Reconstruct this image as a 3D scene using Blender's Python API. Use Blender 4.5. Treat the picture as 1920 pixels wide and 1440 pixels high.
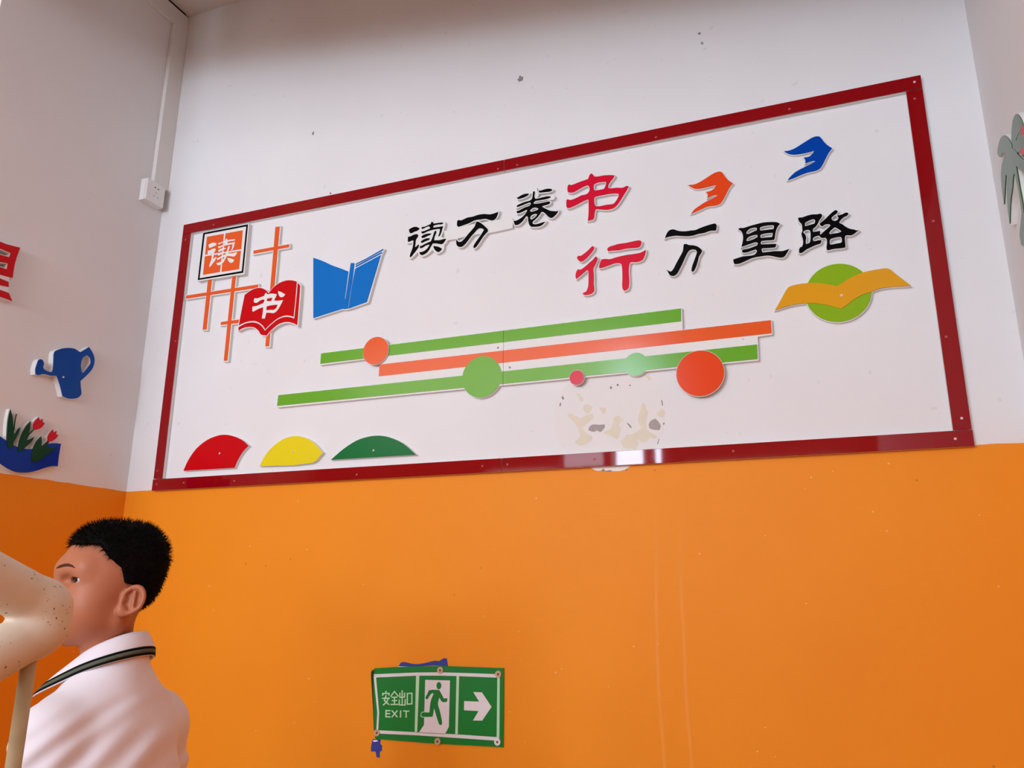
import bpy, bmesh, math, random
import numpy as np
from mathutils import Vector, Matrix
from mathutils.geometry import delaunay_2d_cdt

for o in list(bpy.data.objects):
    bpy.data.objects.remove(o, do_unlink=True)
SC = bpy.context.scene
COL = SC.collection
random.seed(4); rng = np.random.default_rng(4)

# ------------------------------------------------------------------ camera, world, light, exposure
cam_data = bpy.data.cameras.new('camera')
cam_data.sensor_fit = 'HORIZONTAL'; cam_data.sensor_width = 36.0
cam_data.lens = 1500.0 / 1920.0 * 36.0
cam_data.clip_start = 0.02
cam = bpy.data.objects.new('camera', cam_data); COL.objects.link(cam)
RIGHT = Vector((0.9307, 0.3659, 0.0046)); DOWN = Vector((-0.0893, 0.2392, -0.9668)); FWD = Vector((-0.3548, 0.8994, 0.2553))
CAM = Vector((2.1178, -2.0683, -0.3348))
m = Matrix((RIGHT, -DOWN, -FWD)).transposed().to_4x4(); m.translation = CAM
cam.matrix_world = m
SC.camera = cam

SC.view_settings.view_transform = 'Standard'; SC.view_settings.look = 'None'
SC.view_settings.gamma = 1.0; SC.view_settings.use_curve_mapping = False
SC.view_settings.exposure = -0.33

world = bpy.data.worlds.new('overcast_sky'); SC.world = world; world.use_nodes = True
bg = world.node_tree.nodes['Background']; bg.inputs[0].default_value = (0.72, 0.86, 1.0, 1); bg.inputs[1].default_value = 1.0

def area(name, loc, target, sx, sy, power, col):
    l = bpy.data.lights.new(name, 'AREA'); l.shape = 'RECTANGLE'; l.size = sx; l.size_y = sy
    l.energy = power; l.color = col
    o = bpy.data.objects.new(name, l); COL.objects.link(o); o.location = loc
    o.rotation_euler = (Vector(target) - Vector(loc)).to_track_quat('-Z', 'Z').to_euler()
    return o
# daylight from stairwell windows behind the photographer, with low fill openings added
WINDOWS = ((-3.0, .06, 1.15, 2.5), (-1.25, -.40, .05, .95), (-.30, .66, .28, .87), (.13, .47, .88, 2.15), (.53, .65, .88, 2.15), (.80, 2.3, -.1, .93), (-.42, .06, .91, 1.13))
BEAM_Z, BEAM_Z2 = 1.48, 1.08
def window_light(name, w, L, col):
    sx, sz = w[1] - w[0], w[3] - w[2]; c = ((w[0] + w[1]) / 2, -5.82, (w[2] + w[3]) / 2)
    area(name, c, (c[0], 0, c[2]), sx, sz, L * math.pi * sx * sz, col)
window_light('hall_daylight', WINDOWS[0], 5.6, (1.0, .88, .78))
window_light('low_fill', WINDOWS[1], 24, (.74, .92, 1.12))  # unseen opening, added to spread the light and soften shadows
window_light('stair_fill', WINDOWS[2], 39, (.74, .92, 1.12))  # added below the reflected windows to brighten the left end
window_light('column_daylight', WINDOWS[3], 46, (.74, .92, 1.12))
window_light('slit_daylight', WINDOWS[4], 46, (.74, .92, 1.12))
window_light('side_fill', WINDOWS[5], 16, (.86, .93, 1.02))  # unseen opening, added as fill for the left wall
window_light('fanlight_daylight', WINDOWS[6], 9, (.80, .92, 1.06))


# ------------------------------------------------------------------ helpers
def lin(c):
    return tuple(((v / 255.0 + 0.055) / 1.055) ** 2.4 if v / 255.0 > 0.04045 else v / 255.0 / 12.92 for v in c) + (1.0,)

def mat(name, rgb, rough=0.5, spec=0.5, var=0.0, vscale=6.0, bump=0.0, bscale=60.0, coat=0.0):
    mt = bpy.data.materials.new(name); mt.use_nodes = True
    nt = mt.node_tree; b = nt.nodes['Principled BSDF']
    c = lin(rgb)
    b.inputs['Base Color'].default_value = c; b.inputs['Roughness'].default_value = rough
    b.inputs['Specular IOR Level'].default_value = spec
    if coat: b.inputs['Coat Weight'].default_value = coat; b.inputs['Coat Roughness'].default_value = 0.05
    tc = nt.nodes.new('ShaderNodeNewGeometry')
    if var:
        n = nt.nodes.new('ShaderNodeTexNoise'); n.inputs['Scale'].default_value = vscale; n.inputs['Detail'].default_value = 5
        nt.links.new(tc.outputs['Position'], n.inputs['Vector'])
        mx = nt.nodes.new('ShaderNodeMix'); mx.data_type = 'RGBA'
        mx.inputs[6].default_value = tuple(v * (1 - var) for v in c[:3]) + (1,)
        mx.inputs[7].default_value = tuple(min(1, v * (1 + var)) for v in c[:3]) + (1,)
        nt.links.new(n.outputs['Fac'], mx.inputs[0]); nt.links.new(mx.outputs[2], b.inputs['Base Color'])
    if bump:
        n2 = nt.nodes.new('ShaderNodeTexNoise'); n2.inputs['Scale'].default_value = bscale; n2.inputs['Detail'].default_value = 4
        nt.links.new(tc.outputs['Position'], n2.inputs['Vector'])
        bp = nt.nodes.new('ShaderNodeBump'); bp.inputs['Strength'].default_value = bump; bp.inputs['Distance'].default_value = 0.01
        nt.links.new(n2.outputs['Fac'], bp.inputs['Height']); nt.links.new(bp.outputs['Normal'], b.inputs['Normal'])
    return mt

def link(o, parent=None):
    COL.objects.link(o)
    if parent is not None:
        o.parent = parent
        if parent.location.length > 0: o.location = o.location - parent.location
    return o
def tag(o, label=None, cat=None, group=None, kind=None):
    if label: o['label'] = label
    if cat: o['category'] = cat
    if group: o['group'] = group
    if kind: o['kind'] = kind
    return o
def empty(name, loc, label, cat, group=None):
    o = bpy.data.objects.new(name, None); o.location = loc; o.empty_display_size = 0.05
    COL.objects.link(o); return tag(o, label, cat, group)
def bmobj(name, bm, m, parent=None, smooth=False):
    bmesh.ops.recalc_face_normals(bm, faces=bm.faces)
    me = bpy.data.meshes.new(name); bm.to_mesh(me); bm.free()
    me.materials.append(m)
    if smooth:
        for p in me.polygons: p.use_smooth = True
    return link(bpy.data.objects.new(name, me), parent)
def meshobj(name, v, f, m, parent=None, smooth=True):
    me = bpy.data.meshes.new(name); me.from_pydata([tuple(x) for x in v], [], [tuple(int(i) for i in q) for q in f]); me.update()
    me.materials.append(m)
    if smooth: me.polygons.foreach_set('use_smooth', [True] * len(me.polygons))
    return link(bpy.data.objects.new(name, me), parent)
def box_bm(bm, lo, hi, bevel=0.0):
    vs = [bm.verts.new((x, y, z)) for x in (lo[0], hi[0]) for y in (lo[1], hi[1]) for z in (lo[2], hi[2])]
    fs = [bm.faces.new([vs[i] for i in q]) for q in ((0, 1, 3, 2), (4, 6, 7, 5), (0, 4, 5, 1), (2, 3, 7, 6), (0, 2, 6, 4), (1, 5, 7, 3))]
    if bevel:
        es = list({e for f in fs for e in f.edges})
        bmesh.ops.bevel(bm, geom=es, offset=bevel, segments=2, affect='EDGES', profile=0.6)
def box(name, lo, hi, m, parent=None, bevel=0.0):
    bm = bmesh.new(); box_bm(bm, lo, hi, bevel); return bmobj(name, bm, m, parent)

WALL_Y = 0.014; LEFT_X = -0.131; RIGHT_X = 2.567; CEIL_Z = 1.925; FLOOR_Z = -1.46
def to_back(a, b, d): return (a, WALL_Y - d, b)
def to_left(a, b, d): return (LEFT_X + d, a, b)
def to_right(a, b, d): return (RIGHT_X - d, a, b)

def area2(L): return sum(a[0] * b[1] - b[0] * a[1] for a, b in zip(L, L[1:] + L[:1]))
def smooth_loop(L, n=3, corner=48):
    L = [Vector(q) for q in L]; N = len(L); out = []
    def is_corner(i):
        a = L[i] - L[i - 1]; b = L[(i + 1) % N] - L[i]
        if a.length < 1e-9 or b.length < 1e-9: return True
        return math.degrees(a.angle(b)) > corner
    cs = [is_corner(i) for i in range(N)]
    for i in range(N):
        p0, p1, p2, p3 = L[i - 1], L[i], L[(i + 1) % N], L[(i + 2) % N]
        ln = (p2 - p1).length
        t1 = (p2 - p1) if cs[i] else (p2 - p0).normalized() * ln
        t2 = (p2 - p1) if cs[(i + 1) % N] else (p3 - p1).normalized() * ln
        out.append(p1)
        if cs[i] and cs[(i + 1) % N]: continue
        for k in range(1, n):
            t = k / n; t_2 = t * t; t_3 = t_2 * t
            out.append(p1 * (2 * t_3 - 3 * t_2 + 1) + t1 * (t_3 - 2 * t_2 + t) + p2 * (-2 * t_3 + 3 * t_2) + t2 * (t_3 - t_2))
    return [tuple(q) for q in out]
def offset_loop(L, d):
    if not d: return L
    N = len(L); out = []
    for i in range(N):
        a = Vector(L[i]) - Vector(L[i - 1]); b = Vector(L[(i + 1) % N]) - Vector(L[i])
        if a.length < 1e-9: a = b.copy()
        if b.length < 1e-9: b = a.copy()
        a.normalize(); b.normalize()
        na = Vector((a.y, -a.x)); nb = Vector((b.y, -b.x)); s = na + nb
        if s.length < 0.5: s = na
        s.normalize(); k = 1.0 / max(0.55, s.dot(na))
        out.append(tuple(Vector(L[i]) + s * d * k))
    return out
def ccw(L): return list(L) if area2(list(L)) > 0 else list(L)[::-1]
def tri2d(outer, holes, off=0.0, smooth=True, corner=48):
    loops = []
    for L in outer:
        L = list(L) if area2(list(L)) > 0 else list(L)[::-1]
        loops.append(offset_loop(smooth_loop(L, corner=corner) if smooth else L, off))
    for L in holes:
        L = list(L) if area2(list(L)) < 0 else list(L)[::-1]
        loops.append(offset_loop(smooth_loop(L, corner=corner) if smooth else L, off))
    vs, es = [], []
    for L in loops:
        b = len(vs); vs += [Vector(q) for q in L]; es += [(b + i, b + (i + 1) % len(L)) for i in range(len(L))]
    V, E, F, *_ = delaunay_2d_cdt(vs, es, [], 0, 1e-6)
    c = np.array([[(V[f[0]][k] + V[f[1]][k] + V[f[2]][k]) / 3 for k in (0, 1)] for f in F])
    w = np.zeros(len(F))
    for L in loops:
        A = np.array(L); Bq = np.roll(A, -1, 0)
        for (ax, ay), (bx, by) in zip(A, Bq):
            cr = (bx - ax) * (c[:, 1] - ay) - (by - ay) * (c[:, 0] - ax)
            w += ((ay <= c[:, 1]) & (by > c[:, 1]) & (cr > 0)).astype(float)
            w -= ((ay > c[:, 1]) & (by <= c[:, 1]) & (cr < 0)).astype(float)
    return V, [tuple(f) for f, k in zip(F, w) if k > 0]
def plate(name, m, outer, holes=(), d0=0.0, d1=0.012, off=0.0, mp=to_back, parent=None, smooth=True, corner=48):
    """A flat sheet cut to an outline, standing from d0 to d1 off its wall."""
    V, F = tri2d(outer, holes, off, smooth, corner)
    bm = bmesh.new(); top, bot = {}, {}
    def g(dic, i, d):
        if i not in dic: dic[i] = bm.verts.new(mp(V[i][0], V[i][1], d))
        return dic[i]
    cnt = {}
    for f in F:
        bm.faces.new([g(top, i, d1) for i in f]); bm.faces.new([g(bot, i, d0) for i in f[::-1]])
        for a, b in zip(f, f[1:] + f[:1]): cnt[(a, b)] = 1
    for (a, b) in cnt:
        if (b, a) not in cnt: bm.faces.new([top[b], top[a], bot[a], bot[b]])
    return bmobj(name, bm, m, parent)
def ring(cx, cz, r, n=56, rz=None):
    rz = rz or r
    return [(cx + r * math.cos(2 * math.pi * i / n), cz + rz * math.sin(2 * math.pi * i / n)) for i in range(n)]
def dome(name, a, b, d, r, h, m, mp=to_back, parent=None, n=10):
    """a pan-head screw: domed disc with a cross slot pressed in"""
    bm = bmesh.new(); rings = []
    for k, (rr, hh) in enumerate(((r, 0), (r * 0.95, h * .45), (r * .7, h * .85), (r * .28, h), (r * .2, h * .55))):
        rings.append([bm.verts.new(mp(a + rr * math.cos(2 * math.pi * i / n), b + rr * math.sin(2 * math.pi * i / n), d + hh)) for i in range(n)])
    for r0, r1 in zip(rings, rings[1:]):
        for i in range(n): bm.faces.new([r0[i], r0[(i + 1) % n], r1[(i + 1) % n], r1[i]])
    bm.faces.new(rings[-1]); bm.faces.new(rings[0][::-1])
    return bmobj(name, bm, m, parent, True)
def tube(bm, pts, rad, n=16, caps=True):
    pts = [Vector(q) for q in pts]; rs = rad if isinstance(rad, (list, tuple)) else [rad] * len(pts)
    rings = []; ref = None
    for i, q in enumerate(pts):
        t = (pts[min(i + 1, len(pts) - 1)] - pts[max(i - 1, 0)]).normalized()
        if ref is None:
            ref = t.orthogonal().normalized()
        ref = (ref - t * ref.dot(t)).normalized(); s = t.cross(ref)
        rings.append([bm.verts.new(q + (ref * math.cos(2 * math.pi * k / n) + s * math.sin(2 * math.pi * k / n)) * rs[i]) for k in range(n)])
    for a, b in zip(rings, rings[1:]):
        for k in range(n): bm.faces.new([a[k], a[(k + 1) % n], b[(k + 1) % n], b[k]])
    if caps: bm.faces.new(rings[0][::-1]); bm.faces.new(rings[-1])
def clip_x(L, x0, keep_less):
    out = []; N = len(L)
    ins = lambda q: (q[0] <= x0) if keep_less else (q[0] >= x0)
    for i in range(N):
        a, b = L[i], L[(i + 1) % N]
        if ins(a): out.append(a)
        if ins(a) != ins(b):
            t = (x0 - a[0]) / (b[0] - a[0]); out.append((x0, a[1] + t * (b[1] - a[1])))
    return out

# ------------------------------------------------------------------ materials
def wall_mat():
    mt = bpy.data.materials.new('painted_plaster'); mt.use_nodes = True; nt = mt.node_tree
    N = nt.nodes.new; K = nt.links.new; b = nt.nodes['Principled BSDF']
    geo = N('ShaderNodeNewGeometry'); sep = N('ShaderNodeSeparateXYZ'); K(geo.outputs['Position'], sep.inputs[0])
    def math_(op, a, c, clamp=False):
        n = N('ShaderNodeMath'); n.operation = op; n.use_clamp = clamp
        for i, v in enumerate((a, c)):
            if v is None: continue
            if isinstance(v, (int, float)): n.inputs[i].default_value = v
            else: K(v, n.inputs[i])
        return n.outputs[0]
    def noise(s, d=4):
        n = N('ShaderNodeTexNoise'); n.inputs['Scale'].default_value = s; n.inputs['Detail'].default_value = d
        K(geo.outputs['Position'], n.inputs['Vector']); return n.outputs['Fac']
    def mix(f, a, c):
        n = N('ShaderNodeMix'); n.data_type = 'RGBA'
        for i, v in ((0, f), (6, a), (7, c)):
            if isinstance(v, (tuple, float)): n.inputs[i].default_value = v
            else: K(v, n.inputs[i])
        return n.outputs[2]
    edge = math_('ADD', sep.outputs['Z'], math_('MULTIPLY', math_('SUBTRACT', noise(22), 0.5), 0.006))
    white_f = math_('GREATER_THAN', edge, 0.0045)
    # white paint with faint scuffs
    white = mix(noise(3.0), WHITE_A, WHITE_B)
    sm = math_('MULTIPLY', math_('GREATER_THAN', noise(38, 2), 0.74), 0.25)
    white = mix(sm, white, lin((196, 190, 184)))
    # orange gloss paint: uneven coat, pale run marks and paint specks
    org = mix(noise(2.2, 6), ORANGE_A, ORANGE_B)
    vor = N('ShaderNodeTexVoronoi'); vor.inputs['Scale'].default_value = 26; K(geo.outputs['Position'], vor.inputs['Vector'])
    spk = math_('MULTIPLY', math_('LESS_THAN', vor.outputs['Distance'], 0.055), math_('GREATER_THAN', noise(2.6, 1), 0.56))
    org = mix(math_('MULTIPLY', spk, 0.6), org, lin((250, 214, 160)))
    vor2 = N('ShaderNodeTexVoronoi'); vor2.inputs['Scale'].default_value = 9; K(geo.outputs['Position'], vor2.inputs['Vector'])
    org = mix(math_('MULTIPLY', math_('LESS_THAN', vor2.outputs['Distance'], 0.022), 0.5), org, lin((120, 70, 20)))
    wob = math_('MULTIPLY', math_('SUBTRACT', noise(2.5, 1), 0.5), 0.03)
    for x0, wd in STREAKS:
        dx = math_('ABSOLUTE', math_('SUBTRACT', math_('ADD', sep.outputs['X'], wob), x0), None)
        f = math_('SUBTRACT', 1.0, math_('DIVIDE', dx, wd), True)
        f = math_('MULTIPLY', f, math_('MULTIPLY', math_('MULTIPLY', math_('SUBTRACT', -0.1, sep.outputs['Z']), 4.0, True), 0.13))
        org = mix(f, org, lin((250, 200, 140)))
    K(mix(white_f, org, white), b.inputs['Base Color'])
    K(math_('ADD', math_('MULTIPLY', white_f, 0.2), 0.5), b.inputs['Roughness'])
    b.inputs['Specular IOR Level'].default_value = 0.15
    bp = N('ShaderNodeBump'); bp.inputs['Strength'].default_value = 0.12; bp.inputs['Distance'].default_value = 0.004
    K(noise(45, 5), bp.inputs['Height']); K(bp.outputs['Normal'], b.inputs['Normal'])
    return mt
WHITE_A, WHITE_B = lin((228, 225, 225)), lin((236, 234, 235))
ORANGE_A, ORANGE_B = lin((236, 138, 26)), lin((243, 150, 34))
STREAKS = ((1.693, 0.006), (1.757, 0.006))
M_wall = wall_mat()
M_ceil = mat('ceiling_paint', (226, 221, 216), 0.8, 0.2, 0.04, 4)
M_hall = mat('hall_paint', (212, 182, 156), 0.8, 0.2, 0.05, 3)
M_floor = mat('terrazzo', (190, 162, 134), 0.45, 0.5, 0.25, 60)
M_foam = mat('white_foam_board', (232, 230, 228), 0.55, 0.3, 0.02, 30)
M_red_frame = mat('dark_red_acrylic', (142, 3, 12), 0.035, 0.34, 0.05, 4, 0.006, 5)
M_orange = mat('orange_acrylic', (232, 92, 36), 0.16, 0.28, 0.03, 5)
M_green = mat('leaf_green_acrylic', (104, 172, 42), 0.16, 0.28, 0.03, 5)
M_green2 = mat('lime_acrylic', (136, 178, 20), 0.2, 0.28, 0.03, 5)
M_gold = mat('golden_acrylic', (226, 158, 20), 0.2, 0.28, 0.03, 5)
M_crimson = mat('crimson_acrylic', (214, 14, 50), 0.22, 0.2, 0.03, 5)
M_red = mat('bright_red_acrylic', (200, 4, 16), 0.2, 0.16, 0.03, 5)
M_yellow = mat('yellow_acrylic', (232, 212, 20), 0.2, 0.28, 0.03, 5)
M_dgreen = mat('bottle_green_acrylic', (0, 112, 52), 0.2, 0.16, 0.03, 5)
M_blue = mat('sky_blue_acrylic', (0, 112, 198), 0.2, 0.15, 0.03, 5)
M_blue2 = mat('royal_blue_acrylic', (0, 66, 166), 0.2, 0.15, 0.03, 5)
M_vermil = mat('vermilion_acrylic', (232, 72, 26), 0.12, 0.28, 0.03, 5)
M_black = mat('black_acrylic', (5, 3, 4), 0.4, 0.05)
M_print = mat('white_print', (236, 234, 232), 0.35, 0.4)
M_screw = mat('bright_screw', (225, 200, 195), 0.3, 0.8)
M_rscrew = mat('tarnished_screw', (186, 84, 80), 0.4, 0.5)
M_leaf = mat('dark_leaf_acrylic', (6, 62, 30), 0.2, 0.16, 0.08, 20)
M_tulip = mat('tulip_red_acrylic', (205, 14, 36), 0.2, 0.16, 0.03, 5)
M_wave = mat('wave_blue_acrylic', (0, 52, 160), 0.12, 0.14, 0.03, 5)
M_can = mat('can_blue_acrylic', (0, 72, 162), 0.10, 0.14, 0.03, 5)
M_palm = mat('palm_green_acrylic', (52, 92, 52), 0.18, 0.6, 0.05, 12)
M_plastic = mat('socket_plastic', (236, 234, 232), 0.3, 0.5)
M_hole = mat('dark_hole', (12, 12, 14), 0.8, 0.1)
M_sgreen = mat('sign_green_film', (0, 122, 40), 0.3, 0.5, 0.08, 14)
M_sgreen2 = mat('sign_panel_green', (8, 134, 46), 0.3, 0.5, 0.08, 14)
M_sshade = mat('sign_edge_shade', (14, 52, 26), 0.5, 0.3, 0.3, 40)
M_lumin = mat('luminous_strip', (188, 224, 186), 0.45, 0.4, 0.06, 30)
M_swhite = mat('sign_white_film', (226, 220, 224), 0.4, 0.4, 0.05, 30)
M_washer = mat('rusty_washer', (196, 160, 132), 0.45, 0.5, 0.3, 150)
M_rust = mat('rusty_screw', (110, 62, 34), 0.6, 0.4, 0.4, 200)
M_bluepaint = mat('old_blue_paint', (52, 62, 152), 0.6, 0.3, 0.15, 60)
M_plaster = mat('bare_plaster', (240, 236, 232), 0.8, 0.2, 0.05, 60)
M_putty = mat('yellowed_glue', (226, 216, 196), 0.7, 0.3, 0.05, 40)
M_grey = mat('bare_mortar', (172, 162, 160), 0.9, 0.1, 0.15, 120)
M_ghost = mat('unfaded_patch', (231, 227, 225), 0.65, 0.3, 0.02, 12)
M_dirt = mat('grime', (146, 138, 135), 0.9, 0.1, 0.2, 120)

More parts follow.
